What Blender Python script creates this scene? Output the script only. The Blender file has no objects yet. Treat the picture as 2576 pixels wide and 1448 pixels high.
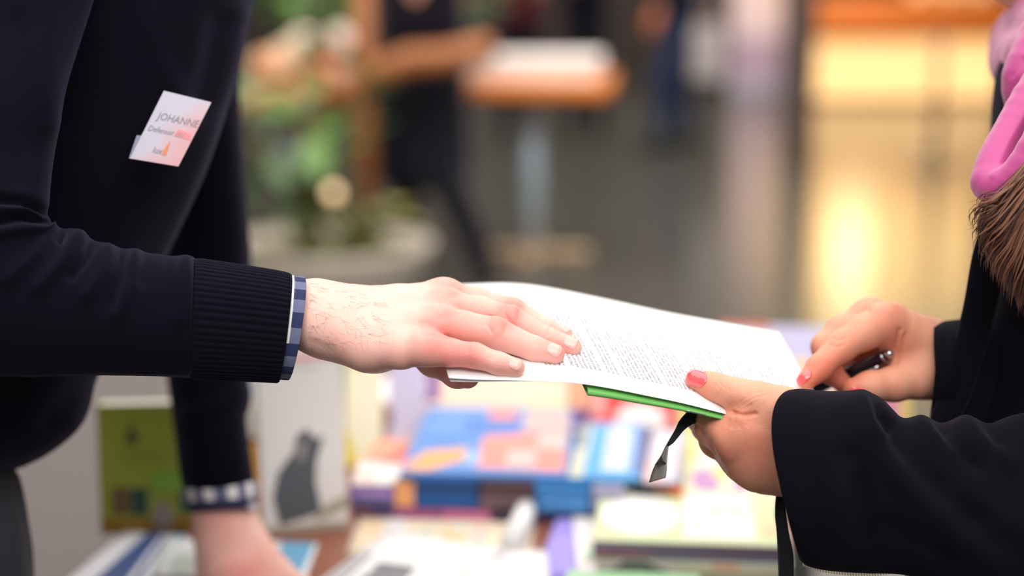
import bpy, bmesh, math, random
import numpy as np
from mathutils import Vector, Matrix

# ------------------------------------------------------------------ camera, world, lights, exposure
S = bpy.context.scene
COL = S.collection
FPX, CX, CY = 4300.0, 1288.0, 724.0          # focal length in pixels of the 2576x1448 frame
PITCH = math.radians(11.1)
CAMZ, FOCUS = 1.40, 1.303
cam_d = bpy.data.cameras.new('camera'); cam = bpy.data.objects.new('camera', cam_d); COL.objects.link(cam)
cam.location = (0, 0, CAMZ); cam.rotation_euler = (math.pi/2 - PITCH, 0, 0)
cam_d.sensor_width = 36.0; cam_d.sensor_fit = 'HORIZONTAL'; cam_d.lens = FPX/2576*36
cam_d.clip_start = 0.05; cam_d.clip_end = 200
cam_d.dof.use_dof = True; cam_d.dof.focus_distance = FOCUS - 0.012; cam_d.dof.aperture_fstop = 1.9
S.camera = cam
vs = S.view_settings
vs.view_transform = 'Standard'; vs.look = 'None'; vs.gamma = 1.0; vs.use_curve_mapping = False
vs.exposure = 0.0
S.cycles.use_denoising = True
S.cycles.max_bounces = 6; S.cycles.sample_clamp_indirect = 6.0

wd = bpy.data.worlds.new('hall_light'); S.world = wd; wd.use_nodes = True
wd.node_tree.nodes['Background'].inputs[0].default_value = (1.0, 0.955, 0.93, 1)
wd.node_tree.nodes['Background'].inputs[1].default_value = 0.40

def area(name, loc, size, energy, color, target):
    l = bpy.data.lights.new(name, 'AREA'); l.shape = 'RECTANGLE'; l.size, l.size_y = size
    l.energy = energy; l.color = color
    o = bpy.data.objects.new(name, l); COL.objects.link(o); o.location = loc
    d = Vector(target) - Vector(loc); o.rotation_euler = d.to_track_quat('-Z', 'Y').to_euler()
    return o
area('ceiling_and_fill_light', (0.1, 1.6, 3.3), (3.4, 2.6), 71, (1.0, 0.95, 0.91), (0.1, 1.6, 0))
area('ceiling_and_fill_light', (0.3, -0.9, 3.2), (3.0, 1.6), 84, (1.0, 0.95, 0.92), (0.2, 1.5, 1.0))  # added fill from behind the camera, no known lamp
area('ceiling_and_fill_light', (0.5, 7.5, 4.2), (7.0, 5.0), 380, (1.0, 0.91, 0.80), (0.5, 7.8, 0))
area('ceiling_and_fill_light', (1.5, 13.5, 4.2), (6.0, 3.0), 300, (1.0, 0.92, 0.84), (1.5, 14.5, 0))  # added to brighten the banner and the far end of the hall
area('ceiling_and_fill_light', (0.3, 3.6, 3.9), (4.0, 1.2), 170, (1.0, 0.94, 0.88), (0.4, 10.0, 0.2))  # added front fill for the upright faces in the background

# ------------------------------------------------------------------ projection helpers
FW = np.array([0, math.cos(PITCH), -math.sin(PITCH)]); UP = np.array([0, math.sin(PITCH), math.cos(PITCH)])
RT = np.array([1.0, 0, 0]); OC = np.array([0, 0, CAMZ])
def P(px, py, d):                              # world point seen at (px,py), d metres along the lens axis
    return OC + d*(FW + (px-CX)/FPX*RT - (py-CY)/FPX*UP)
def W(px, py, w): return P(px, py, FOCUS + w)  # w: metres behind the plane of focus
def mpp(w): return (FOCUS+w)/FPX               # metres per pixel there
def onplane(px, py, z):                        # point of the horizontal plane z seen at (px,py)
    r = FW + (px-CX)/FPX*RT - (py-CY)/FPX*UP
    return OC + r*((z-CAMZ)/r[2])
def onY(px, py, Y):
    r = FW + (px-CX)/FPX*RT - (py-CY)/FPX*UP
    return OC + r*(Y/r[1])
def proj(V):
    q = V - OC; d = q@FW
    return CX + FPX*(q@RT)/d, CY - FPX*(q@UP)/d, d

# ------------------------------------------------------------------ materials
def lin(c):
    def f(v):
        v = v/255.0
        return v/12.92 if v <= 0.04045 else ((v+0.055)/1.055)**2.4
    return (f(c[0]), f(c[1]), f(c[2]), 1.0)
MATS = {}
def mat(name, rgb, rough=0.6, metal=0.0, var=0.06, scale=30, bump=0.0, bscale=200, spec=0.5, coat=0, sheen=0, emit=None, estr=0, sss=0):
    if name in MATS: return MATS[name]
    m = bpy.data.materials.new(name); m.use_nodes = True; nt = m.node_tree; b = nt.nodes['Principled BSDF']
    c = lin(rgb)
    tc = nt.nodes.new('ShaderNodeTexCoord')
    if var > 0:
        n = nt.nodes.new('ShaderNodeTexNoise'); n.inputs['Scale'].default_value = scale; n.inputs['Detail'].default_value = 3
        nt.links.new(tc.outputs['Object'], n.inputs['Vector'])
        r = nt.nodes.new('ShaderNodeMix'); r.data_type = 'RGBA'
        r.inputs[6].default_value = tuple(max(0, v*(1-var)) for v in c[:3])+(1,)
        r.inputs[7].default_value = tuple(min(1, v*(1+var)) for v in c[:3])+(1,)
        nt.links.new(n.outputs['Fac'], r.inputs[0]); nt.links.new(r.outputs[2], b.inputs['Base Color'])
    else:
        b.inputs['Base Color'].default_value = c
    b.inputs['Roughness'].default_value = rough; b.inputs['Metallic'].default_value = metal
    b.inputs['Specular IOR Level'].default_value = spec
    b.inputs['Coat Weight'].default_value = coat; b.inputs['Sheen Weight'].default_value = sheen
    if bump > 0:
        n2 = nt.nodes.new('ShaderNodeTexNoise'); n2.inputs['Scale'].default_value = bscale; n2.inputs['Detail'].default_value = 4
        nt.links.new(tc.outputs['Object'], n2.inputs['Vector'])
        bp = nt.nodes.new('ShaderNodeBump'); bp.inputs['Strength'].default_value = bump; bp.inputs['Distance'].default_value = 0.001
        nt.links.new(n2.outputs['Fac'], bp.inputs['Height']); nt.links.new(bp.outputs[0], b.inputs['Normal'])
    if emit is not None:
        b.inputs['Emission Color'].default_value = lin(emit); b.inputs['Emission Strength'].default_value = estr
    MATS[name] = m
    return m

def skin_mat(name, base, red, sss=0.35):
    m = bpy.data.materials.new(name); m.use_nodes = True; nt = m.node_tree; b = nt.nodes['Principled BSDF']
    at = nt.nodes.new('ShaderNodeAttribute'); at.attribute_name = 'flush'
    tc = nt.nodes.new('ShaderNodeTexCoord')
    n = nt.nodes.new('ShaderNodeTexNoise'); n.inputs['Scale'].default_value = 55; n.inputs['Detail'].default_value = 4
    nt.links.new(tc.outputs['Object'], n.inputs['Vector'])
    ad = nt.nodes.new('ShaderNodeMath'); ad.operation = 'MULTIPLY_ADD'; ad.inputs[1].default_value = 0.5; ad.inputs[2].default_value = -0.17
    nt.links.new(n.outputs['Fac'], ad.inputs[0])
    a2 = nt.nodes.new('ShaderNodeMath'); a2.operation = 'ADD'; a2.use_clamp = True
    nt.links.new(ad.outputs[0], a2.inputs[0]); nt.links.new(at.outputs['Fac'], a2.inputs[1])
    mx = nt.nodes.new('ShaderNodeMix'); mx.data_type = 'RGBA'
    mx.inputs[6].default_value = lin(base); mx.inputs[7].default_value = lin(red)
    nt.links.new(a2.outputs[0], mx.inputs[0]); nt.links.new(mx.outputs[2], b.inputs['Base Color'])
    b.inputs['Subsurface Weight'].default_value = sss; b.inputs['Subsurface Radius'].default_value = (1.0, 0.35, 0.2)
    b.inputs['Subsurface Scale'].default_value = 0.006
    b.inputs['Roughness'].default_value = 0.5; b.inputs['Specular IOR Level'].default_value = 0.35
    v = nt.nodes.new('ShaderNodeTexVoronoi'); v.inputs['Scale'].default_value = 900
    n2 = nt.nodes.new('ShaderNodeTexNoise'); n2.inputs['Scale'].default_value = 420; n2.inputs['Detail'].default_value = 3
    for q in (v, n2): nt.links.new(tc.outputs['Object'], q.inputs['Vector'])
    s = nt.nodes.new('ShaderNodeMath'); s.operation = 'ADD'
    nt.links.new(v.outputs['Distance'], s.inputs[0]); nt.links.new(n2.outputs['Fac'], s.inputs[1])
    bp = nt.nodes.new('ShaderNodeBump'); bp.inputs['Strength'].default_value = 0.22; bp.inputs['Distance'].default_value = 0.0005
    nt.links.new(s.outputs[0], bp.inputs['Height']); nt.links.new(bp.outputs[0], b.inputs['Normal'])
    MATS[name] = m
    return m

def cloth_mat(name, c1, c2, weave=900, rough=0.9, sheen=0.25, bump=0.35, sheen_tint=(0.75, 0.75, 0.9, 1)):
    m = bpy.data.materials.new(name); m.use_nodes = True; nt = m.node_tree; b = nt.nodes['Principled BSDF']
    tc = nt.nodes.new('ShaderNodeTexCoord')
    n = nt.nodes.new('ShaderNodeTexNoise'); n.inputs['Scale'].default_value = 25; n.inputs['Detail'].default_value = 6
    v = nt.nodes.new('ShaderNodeTexVoronoi'); v.inputs['Scale'].default_value = weave
    for q in (n, v): nt.links.new(tc.outputs['Object'], q.inputs['Vector'])
    mx = nt.nodes.new('ShaderNodeMix'); mx.data_type = 'RGBA'
    mx.inputs[6].default_value = lin(c1); mx.inputs[7].default_value = lin(c2)
    nt.links.new(n.outputs['Fac'], mx.inputs[0]); nt.links.new(mx.outputs[2], b.inputs['Base Color'])
    b.inputs['Roughness'].default_value = rough; b.inputs['Specular IOR Level'].default_value = 0.08
    b.inputs['Sheen Weight'].default_value = sheen; b.inputs['Sheen Roughness'].default_value = 0.45
    b.inputs['Sheen Tint'].default_value = sheen_tint
    bp = nt.nodes.new('ShaderNodeBump'); bp.inputs['Strength'].default_value = bump; bp.inputs['Distance'].default_value = 0.0006
    nt.links.new(v.outputs['Distance'], bp.inputs['Height']); nt.links.new(bp.outputs[0], b.inputs['Normal'])
    MATS[name] = m
    return m

# ------------------------------------------------------------------ object helpers
def link(name, me, m=None, parent=None, smooth=True, origin=None):
    o = bpy.data.objects.new(name, me); COL.objects.link(o)
    if m is not None and not me.materials:
        for q in (m if isinstance(m, (list, tuple)) else [m]): me.materials.append(q)
    if smooth: me.polygons.foreach_set('use_smooth', [True]*len(me.polygons))
    if parent is not None: o.parent = parent
    return o
def mesh(name, V, F, m=None, parent=None, smooth=True, recalc=False):
    """V are world points; the object's origin is put at the mesh's own base, relative to its parent."""
    V = np.asarray(V, float)
    off = np.zeros(3)
    if parent is not None:
        off = np.array(world_loc(parent))
        c = np.zeros(3)
    else:
        c = np.array([(V[:,0].min()+V[:,0].max())/2, (V[:,1].min()+V[:,1].max())/2, V[:,2].min()])
    me = bpy.data.meshes.new(name)
    me.from_pydata((V-c-off).tolist(), [], [tuple(int(i) for i in f) for f in F])
    if recalc:
        b = bmesh.new(); b.from_mesh(me); bmesh.ops.recalc_face_normals(b, faces=b.faces); b.to_mesh(me); b.free()
    me.validate(); me.update()
    o = link(name, me, m, parent, smooth)
    o.location = c
    return o
LOCS = {}
def world_loc(o):
    p = Vector((0, 0, 0))
    while o is not None:
        p = p + o.location; o = o.parent
    return p
def thing(name, label, cat, loc=(0,0,0), group=None, kind=None):
    o = bpy.data.objects.new(name, None); COL.objects.link(o); o.location = loc
    o.empty_display_size = 0.05
    return tag(o, label, cat, group, kind)
def tag(o, label, cat, group=None, kind=None):
    o['label'] = label; o['category'] = cat
    if group: o['group'] = group
    if kind: o['kind'] = kind
    return o
def struct(o, label=None):
    o['kind'] = 'structure'
    if label: o['label'] = label
    return o

def boxVF(c, ax, ay, az, bev=0):
    """box from base-centre c with half-axis vectors ax, ay and full height vector az"""
    c, ax, ay, az = map(lambda q: np.asarray(q, float), (c, ax, ay, az))
    V = [c-ax-ay, c+ax-ay, c+ax+ay, c-ax+ay]; V = V+[v+az for v in V]
    return V, [(0,3,2,1), (4,5,6,7), (0,1,5,4), (1,2,6,5), (2,3,7,6), (3,0,4,7)]
def rotz(a): return np.array([math.cos(a), math.sin(a), 0]), np.array([-math.sin(a), math.cos(a), 0])
def bevel(o, w=0.003, seg=2):
    b = bmesh.new(); b.from_mesh(o.data)
    bmesh.ops.bevel(b, geom=list(b.edges), offset=w, segments=seg, affect='EDGES', profile=0.6)
    b.to_mesh(o.data); b.free(); o.data.update(); return o
def join(*parts):
    V, F = [], []
    for v, f in parts:
        k = len(V); V.extend(list(v)); F.extend([tuple(i+k for i in q) for q in f])
    return V, F
def tubeVF(pts, radii, n=10, caps=True, squash=None):
    pts = [np.asarray(p, float) for p in pts]
    if not hasattr(radii, '__len__'): radii = [radii]*len(pts)
    V, F = [], []
    t0 = pts[1]-pts[0]; a = np.cross(t0, [0.13, 0.21, 0.97]); a = a/ (np.linalg.norm(a)+1e-9)
    for i, p in enumerate(pts):
        t = pts[min(i+1, len(pts)-1)]-pts[max(i-1, 0)]; t = t/(np.linalg.norm(t)+1e-12)
        a = a - t*(a@t); a = a/(np.linalg.norm(a)+1e-12); b = np.cross(t, a)
        for k in range(n):
            q = 2*math.pi*k/n
            V.append(p+radii[i]*(math.cos(q)*a+math.sin(q)*b))
    for i in range(len(pts)-1):
        for k in range(n):
            F.append((i*n+k, i*n+(k+1)%n, (i+1)*n+(k+1)%n, (i+1)*n+k))
    if caps:
        F.append(tuple(range(n-1, -1, -1))); F.append(tuple((len(pts)-1)*n+k for k in range(n)))
    return V, F
def latheVF(prof, c=(0,0,0), n=28):
    c = np.asarray(c, float); V, F = [], []
    for r, z in prof:
        for k in range(n):
            a = 2*math.pi*k/n; V.append(c+np.array([r*math.cos(a), r*math.sin(a), z]))
    for i in range(len(prof)-1):
        for k in range(n): F.append((i*n+k, i*n+(k+1)%n, (i+1)*n+(k+1)%n, (i+1)*n+k))
    F.append(tuple(range(n-1, -1, -1))); F.append(tuple((len(prof)-1)*n+k for k in range(n)))
    return V, F
def crom(K, n):
    """Catmull-Rom resampling of the rows of K to n rows"""
    K = np.asarray(K, float); m = len(K)
    Kp = np.vstack([2*K[0]-K[1], K, 2*K[-1]-K[-2]])
    t = np.linspace(0, m-1, n); i = np.minimum(t.astype(int), m-2); f = (t-i)[:, None]
    a, b, c, d = Kp[i], Kp[i+1], Kp[i+2], Kp[i+3]
    return 0.5*((2*b)+(-a+c)*f+(2*a-5*b+4*c-d)*f*f+(-a+3*b-3*c+d)*f**3)
def loft(keys, n, m=72, closed_ends=True, sup=2.2, twist=0.0):
    """keys: (xA,yA,xB,yB,w,t,shift): two outline points of a ring, depth of its centre, half thickness in depth,
    how far the near side of the ring is carried along x (pixels) and how much more so near its first outline point."""
    keys = [tuple(k)+(0,)*(8-len(k)) for k in keys]
    K = crom(keys, n); V = []
    for xa, ya, xb, yb, w, t, sh, sk in K:
        A, B = W(xa, ya, w), W(xb, yb, w); C = (A+B)/2; h = (A-B)/2
        dv = (C-OC); dv = dv/np.linalg.norm(dv)
        s = RT*sh*mpp(w)
        for k in range(m):
            q = 2*math.pi*k/m; cq, sq = math.cos(q), math.sin(q)
            e = 2/sup; cc = math.copysign(abs(cq)**e, cq); ss = math.copysign(abs(sq)**e, sq)
            V.append(C + cc*h + ss*t*dv - ss*s*(1+sk*cc))
    V = np.array(V); F = []
    for i in range(n-1):
        for k in range(m): F.append((i*m+k, (i+1)*m+k, (i+1)*m+(k+1)%m, i*m+(k+1)%m))
    if closed_ends:
        F.append(tuple(range(m))); F.append(tuple((n-1)*m+k for k in range(m-1, -1, -1)))
    return V, F
def vnormals(V, F):
    V = np.asarray(V); N = np.zeros_like(V)
    Q = np.array([f for f in F if len(f) == 4]); 
    fn = np.cross(V[Q[:,2]]-V[Q[:,0]], V[Q[:,3]]-V[Q[:,1]])
    for k in range(4): np.add.at(N, Q[:,k], fn)
    return N/(np.linalg.norm(N, axis=1)[:, None]+1e-12)
def outward(V, F, n, m):
    N = vnormals(V, F); C = V.reshape(n, m, 3); D = (C-C.mean(1, keepdims=True)).reshape(-1, 3)
    return N*np.sign((D*N).sum())
def pdist(px, py, poly):
    d = np.full(px.shape, 1e9); 
    for (x0, y0), (x1, y1) in zip(poly[:-1], poly[1:]):
        vx, vy = x1-x0, y1-y0; t = np.clip(((px-x0)*vx+(py-y0)*vy)/(vx*vx+vy*vy+1e-9), 0, 1)
        d = np.minimum(d, np.hypot(px-x0-t*vx, py-y0-t*vy))
    return d
def folds(V, N, marks):
    """marks: (polyline, width in pixels, height in metres): ridges (+) and grooves (-) on the side that faces the camera"""
    px, py, d = proj(V); view = V-OC; view = view/np.linalg.norm(view, axis=1)[:, None]
    fac = np.clip(-(N*view).sum(1)*1.6+0.25, 0, 1); amt = np.zeros(len(V))
    for poly, wd_, h in marks:
        q = pdist(px, py, poly); amt += h*np.exp(-(q/wd_)**2)
    return V + N*(amt*fac)[:, None]

# ------------------------------------------------------------------ signed distance modelling
def smin(a, b, k):
    h = np.maximum(k-np.abs(a-b), 0)/k
    return np.minimum(a, b)-h*h*k*0.25
def cone_d(Q, a, b, ra, rb, sq=None):
    pa = Q-a; ba = b-a; h = np.clip(pa@ba/max(ba@ba, 1e-12), 0, 1)
    q = pa-h[:, None]*ba; r = ra+(rb-ra)*h
    if sq is not None:
        n, s = sq; q = q+np.outer(q@n, n*(1/s-1))
        return (np.sqrt((q*q).sum(1))-r)*min(1, s*1.0)
    return np.sqrt((q*q).sum(1))-r
def chain_d(Q, J, k, sq=None):
    D = None
    for (a, ra), (b, rb) in zip(J[:-1], J[1:]):
        d = cone_d(Q, a, b, ra, rb, sq); D = d if D is None else smin(D, d, k)
    return D
class Sdf:
    def __init__(s): s.ops = []
    def chain(s, J, k=0.006, kin=0.003, base=None, kb=None, R=0.02, sq=None):
        s.ops.append((J, k, kin, base, kb, R, sq)); return s
    def __call__(s, Q):
        D = None
        for J, k, kin, base, kb, R, sq in s.ops:
            d = chain_d(Q, J, kin, sq)
            if D is None: D = d; continue
            if base is not None:
                kk = k+(kb-k)*np.exp(-(((Q-base)**2).sum(1))/(R*R))
            else: kk = k
            D = smin(D, d, kk)
        return D
    def bounds(s, pad):
        A = np.array([j[0]-j[1] for op in s.ops for j in op[0]]); B = np.array([j[0]+j[1] for op in s.ops for j in op[0]])
        return A.min(0)-pad, B.max(0)+pad
def grad(f, V, e=0.0004):
    G = np.zeros_like(V)
    for i in range(3):
        o = np.zeros(3); o[i] = e; G[:, i] = f(V+o)-f(V-o)
    return G/(2*e)
def relax(f, V, it=2):
    for _ in range(it):
        d = f(V); g = grad(f, V); V = V-g*(d/np.maximum((g*g).sum(1), 0.05))[:, None]
    return V
def nets(f, h, pad=0.006):
    lo, hi = f.bounds(pad); n = np.ceil((hi-lo)/h).astype(int)+1
    xs = [lo[i]+h*np.arange(n[i]) for i in range(3)]
    # coarse pass: only evaluate finely where the surface can be
    c = 6; nc = -(-n//c)+1
    g = np.stack(np.meshgrid(*[lo[i]+h*c*np.arange(nc[i]) for i in range(3)], indexing='ij'), -1).reshape(-1, 3)
    dc = f(g).reshape(nc); Vv = np.repeat(np.repeat(np.repeat(dc, c, 0), c, 1), c, 2)[:n[0], :n[1], :n[2]].copy()
    near = np.repeat(np.repeat(np.repeat(np.abs(dc) < h*c*2.6, c, 0), c, 1), c, 2)[:n[0], :n[1], :n[2]]
    idx = np.argwhere(near); Vv[near] = f(lo+idx*h)
    ins = Vv < 0; sh = np.array(Vv.shape)-1
    acc = np.zeros(tuple(sh)+(3,)); cnt = np.zeros(tuple(sh))
    edges = []
    for ax in range(3):
        a = [slice(None)]*3; b = [slice(None)]*3; a[ax] = slice(0, -1); b[ax] = slice(1, None)
        cr = ins[tuple(a)] != ins[tuple(b)]; I = np.argwhere(cr)
        v0 = Vv[tuple(a)][cr]; v1 = Vv[tuple(b)][cr]; t = v0/(v0-v1)
        pos = I.astype(float); pos[:, ax] += t
        o1, o2 = [(1, 2), (2, 0), (0, 1)][ax]
        cells = []
        for d1, d2 in ((0, 0), (1, 0), (1, 1), (0, 1)):
            J = I.copy(); J[:, o1] -= d1; J[:, o2] -= d2; cells.append(J)
            ok = ((J >= 0) & (J < sh)).all(1)
            np.add.at(acc, tuple(J[ok].T), pos[ok]); np.add.at(cnt, tuple(J[ok].T), 1)
        edges.append((cells, v0 < 0))
    ids = -np.ones(tuple(sh), int); act = cnt > 0; ids[act] = np.arange(act.sum())
    V = lo+acc[act]/cnt[act][:, None]*h
    F = []
    for cells, neg in edges:
        okk = np.ones(len(neg), bool)
        for J in cells: okk &= ((J >= 0) & (J < sh)).all(1)
        q = np.stack([ids[tuple(np.clip(J, 0, sh-1).T)] for J in cells], 1)
        q = np.where(neg[:, None], q[:, ::-1], q)[okk]; F.append(q)
    F = np.vstack(F)[:, ::-1]
    return V, F
def subdiv(V, F):
    E = np.sort(np.concatenate([F[:, [0,1]], F[:, [1,2]], F[:, [2,3]], F[:, [3,0]]]), 1)
    key = E[:, 0].astype(np.int64)*len(V)+E[:, 1]; u, inv = np.unique(key, return_inverse=True)
    em = (V[u//len(V)]+V[u % len(V)])/2; fc = V[F].mean(1); n, ne, nf = len(V), len(em), len(F)
    e = (inv.reshape(-1)+n).reshape(4, nf); c = np.arange(nf)+n+ne
    Q = [np.stack([F[:, k], e[k], c, e[(k+3) % 4]], 1) for k in range(4)]
    return np.vstack([V, em, fc]), np.vstack(Q)
def sdf_mesh(f, h, sub=1):
    V, F = nets(f, h); V = relax(f, V, 2)
    for _ in range(sub):
        V, F = subdiv(V, F); V = relax(f, V, 1)
    g = grad(f, V); N = g/(np.linalg.norm(g, axis=1)[:, None]+1e-9)
    return V, F, N
def J(*a):
    """joints (px,py,w,radius in px) -> list of (point, radius)"""
    return [(W(x, y, w), r*mpp(w)) for x, y, w, r in a]
def JC(n, *a): return J(*[tuple(r) for r in crom(a, n)])
def flush_of(V, spots):
    px, py, d = proj(V); a = np.zeros(len(V))
    for x, y, r, s in spots: a += s*np.exp(-((px-x)**2+(py-y)**2)/(r*r))
    return np.clip(a, 0, 1)
def march(f, px, py, d0, d1, n=160):
    """first hit of the surface f along the sight line through (px,py)"""
    px = np.asarray(px, float); r = FW+np.outer((px-CX)/FPX, RT)-np.outer((np.asarray(py)-CY)/FPX, UP)
    d = np.full(px.shape, d0); best = np.full(px.shape, 9.0); bd_ = d.copy()
    for _ in range(n):
        v = f(OC+r*d[:, None]); q = (v < best-1e-6) & (best > 1e-5); bd_ = np.where(q, d, bd_); best = np.where(q, v, best)
        d = np.minimum(d+np.maximum(v, 2e-5)*0.7, d1)
    V = OC+r*bd_[:, None]; miss = best > 2e-4
    if miss.any(): V[miss] = relax(f, V[miss], 3)
    return V
def nail(f, cx, cy, ang, ln, wdt, d0, d1, lift, m, parent, tipround=1.5, name='nail'):
    """a nail plate that follows the finger tip: centre, direction towards the tip (deg, y down), length and width in px"""
    na, nb = 15, 11; u = np.linspace(-1, 1, na); v = np.linspace(-1, 1, nb); pxs, pys = [], []
    ca, sa = math.cos(math.radians(ang)), math.sin(math.radians(ang))
    for a in u:
        wloc = (1-abs(a)**5*0.36)
        for b in v:
            x = a*ln/2 - (b*b)*ln*0.06*tipround*(1 if a > 0 else -1)*abs(a); y = b*wdt/2*wloc
            pxs.append(cx+x*ca-y*sa); pys.append(cy+x*sa+y*ca)
    p = march(f, np.array(pxs), np.array(pys), d0, d1); g = grad(f, p); N = g/(np.linalg.norm(g, axis=1)[:, None]+1e-9)
    edge = np.array([min(1, 6*(1-max(abs(a), abs(b)))+0.0) for a in u for b in v])
    up = np.array([max(0, a) for a in u for b in v])
    top = p+N*(lift*(0.25+0.75*edge)+lift*0.5*up)[:, None]; bot = p-N*0.0012
    V = np.vstack([top, bot]); F = []; o = na*nb
    for i in range(na-1):
        for j in range(nb-1):
            a, b, c, d = i*nb+j, i*nb+j+1, (i+1)*nb+j+1, (i+1)*nb+j
            F += [(a, b, c, d), (a+o, d+o, c+o, b+o)]
    rim = [j for j in range(nb)]+[i*nb+nb-1 for i in range(1, na)]+[(na-1)*nb+j for j in range(nb-2, -1, -1)]+[i*nb for i in range(na-2, 0, -1)]
    for a, b in zip(rim, rim[1:]+rim[:1]): F.append((a, a+o, b+o, b))
    return mesh(name, V, F, m, parent, recalc=True)
def set_attr(o, name, vals):
    a = o.data.attributes.new(name, 'FLOAT', 'POINT'); a.data.foreach_set('value', np.asarray(vals, np.float32))
# ================================================================== PEOPLE IN FRONT
SKIN_M = skin_mat('skin_fair', (243, 200, 186), (234, 150, 140))
SKIN_F = skin_mat('skin_warm', (228, 168, 140), (214, 124, 100))
NAVY = cloth_mat('navy_knit', (8, 7, 17), (13, 12, 24), weave=1100, sheen=0.10, sheen_tint=(0.5, 0.5, 0.85, 1))
NAVY_RIB = cloth_mat('navy_rib_knit', (9, 8, 18), (14, 13, 25), weave=1300, sheen=0.10, sheen_tint=(0.5, 0.5, 0.85, 1))
BLACK = cloth_mat('black_crepe', (9, 8, 15), (13, 12, 20), weave=1500, sheen=0.05, bump=0.2, sheen_tint=(0.6, 0.55, 0.85, 1))
BLACK2 = cloth_mat('black_facing', (10, 9, 16), (13, 12, 20), weave=1500, sheen=0.05, bump=0.2)
TROUSER = cloth_mat('charcoal_wool', (46, 46, 52), (58, 58, 64), weave=900, sheen=0.1)
HAIRB = mat('brown_hair', (104, 68, 52), rough=0.42, var=0.35, scale=60)
HAIRD = mat('dark_hair', (52, 36, 32), rough=0.45, var=0.3, scale=60)
NAILM = mat('bare_nail', (238, 182, 170), rough=0.3, var=0.02, coat=0.3)
NAILC = mat('coral_polish', (236, 92, 98), rough=0.12, var=0.02, coat=1.0)

# ---------------- man: right hand laid on the page
f_mr = Sdf()
f_mr.chain(J((700,792,.004,84),(785,794,.002,82),(860,806,0,70)), k=.02)
f_mr.chain(J((800,772,.016,52),(900,774,.022,50),(1000,764,.030,48),(1120,741,.036,37)), k=.018, kin=.004)
f_mr.chain(J((800,790,.006,62),(950,786,.010,52),(1128,771,.014,38)), k=.016)
f_mr.chain(J((810,815,-.006,54),(950,825,-.008,54),(1105,811,-.010,40)), k=.016)
f_mr.chain(J((815,828,-.012,46),(920,874,-.020,54),(1010,880,-.030,45),(1080,875,-.036,37)), k=.018, kin=.006)
f_mr.chain(J((840,846,.004,44),(960,880,-.004,44),(1040,872,.004,42)), k=.02)          # heel of the hand
f_mr.chain(J((850,815,.032,46),(960,838,.048,46),(1040,862,.050,40)), k=.02)          # ball of the thumb
f_mr.chain(J((1030,864,.046,40),(1090,908,.022,37),(1150,937,-.006,36),(1176,946,-.016,31)), k=.010, kin=.006)
FING_M = [  # index, middle, ring, little
 [(1112,745,.036,40),(1200,757,.038,34),(1288,782,.037,33),(1372,826,.034,26.5),(1420,842,.033,20)],
 [(1120,772,.013,40),(1205,781,.013,36),(1284,804,.012,35),(1375,852,.008,29),(1438,873,.005,25.5)],
 [(1100,812,-.012,41),(1165,822,-.012,40),(1247,837,-.013,39),(1345,877,-.016,31),(1394,890,-.018,27)],
 [(1075,876,-.037,40),(1130,886,-.038,35),(1195,894,-.040,31),(1255,914,-.042,28),(1296,924,-.043,24.5)]]
for fg in FING_M:
    b = W(*fg[0][:3]); f_mr.chain(J(*fg), k=.0018, kin=.0035, base=b, kb=.014, R=.024)
V1, F1, N1 = sdf_mesh(f_mr, .0017, 1)
marks = [([(1234,797),(1227,817),(1238,836)],4,-.0007), ([(1222,800),(1216,818)],4,-.0003), ([(1274,816),(1268,838)],4,-.0005), ([(1254,800),(1252,834)],14,.0010),
 ([(1272,770),(1268,787),(1280,804)],4,-.0007), ([(1262,772),(1259,786)],4,-.0003), ([(1306,782),(1302,804)],4,-.0004), ([(1290,778),(1290,804)],13,.0008),
 ([(1288,750),(1284,765)],4,-.0005), ([(1302,754),(1300,766)],10,.0007),
 ([(1184,862),(1178,884)],5,-.0004), ([(1200,868),(1194,892)],5,-.0004), ([(1190,868),(1190,890)],12,.0006),
 ([(1242,884),(1234,900)],3.5,-.0007), ([(1249,888),(1243,903)],3.5,-.0003), ([(1340,848),(1345,866)],3.5,-.0005), ([(1350,853),(1355,868)],3.5,-.0003),
 ([(1384,824),(1377,842)],3.5,-.0006), ([(1376,806),(1370,818)],3.5,-.0004),
 ([(905,778),(960,772),(1025,764)],9,-.0007), ([(900,756),(1000,748),(1090,728)],14,.0009), ([(960,806),(1060,800)],14,.0006),
 ([(1010,824),(1075,812)],9,-.0005), ([(1060,838),(1105,842),(1125,850)],10,-.0012), ([(1062,776),(1100,764)],12,-.0008),
 ([(1130,748),(1160,742)],10,-.0010), ([(1118,716),(1130,714)],22,.0016), ([(1110,798),(1125,796)],12,-.0010),
 ([(810,700),(840,760),(850,860)],30,.0006), ([(780,860),(830,880)],12,-.0006)]
V1 = folds(V1, N1, marks)
fl1 = flush_of(V1, [(1124,712,46,.5),(1150,760,60,.35),(1110,800,45,.35),(1090,850,60,.5),(1290,765,34,.6),(1250,815,36,.55),(1282,790,34,.55),(1190,885,40,.5),
    (1380,850,40,.35),(1430,870,36,.5),(1395,895,36,.45),(1300,930,32,.45),(1255,918,40,.35),(1330,840,60,.28),(1200,800,80,.22),(1130,900,60,.55),(1000,930,90,.35),(1170,960,60,.7),(860,880,70,.18)])

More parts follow.
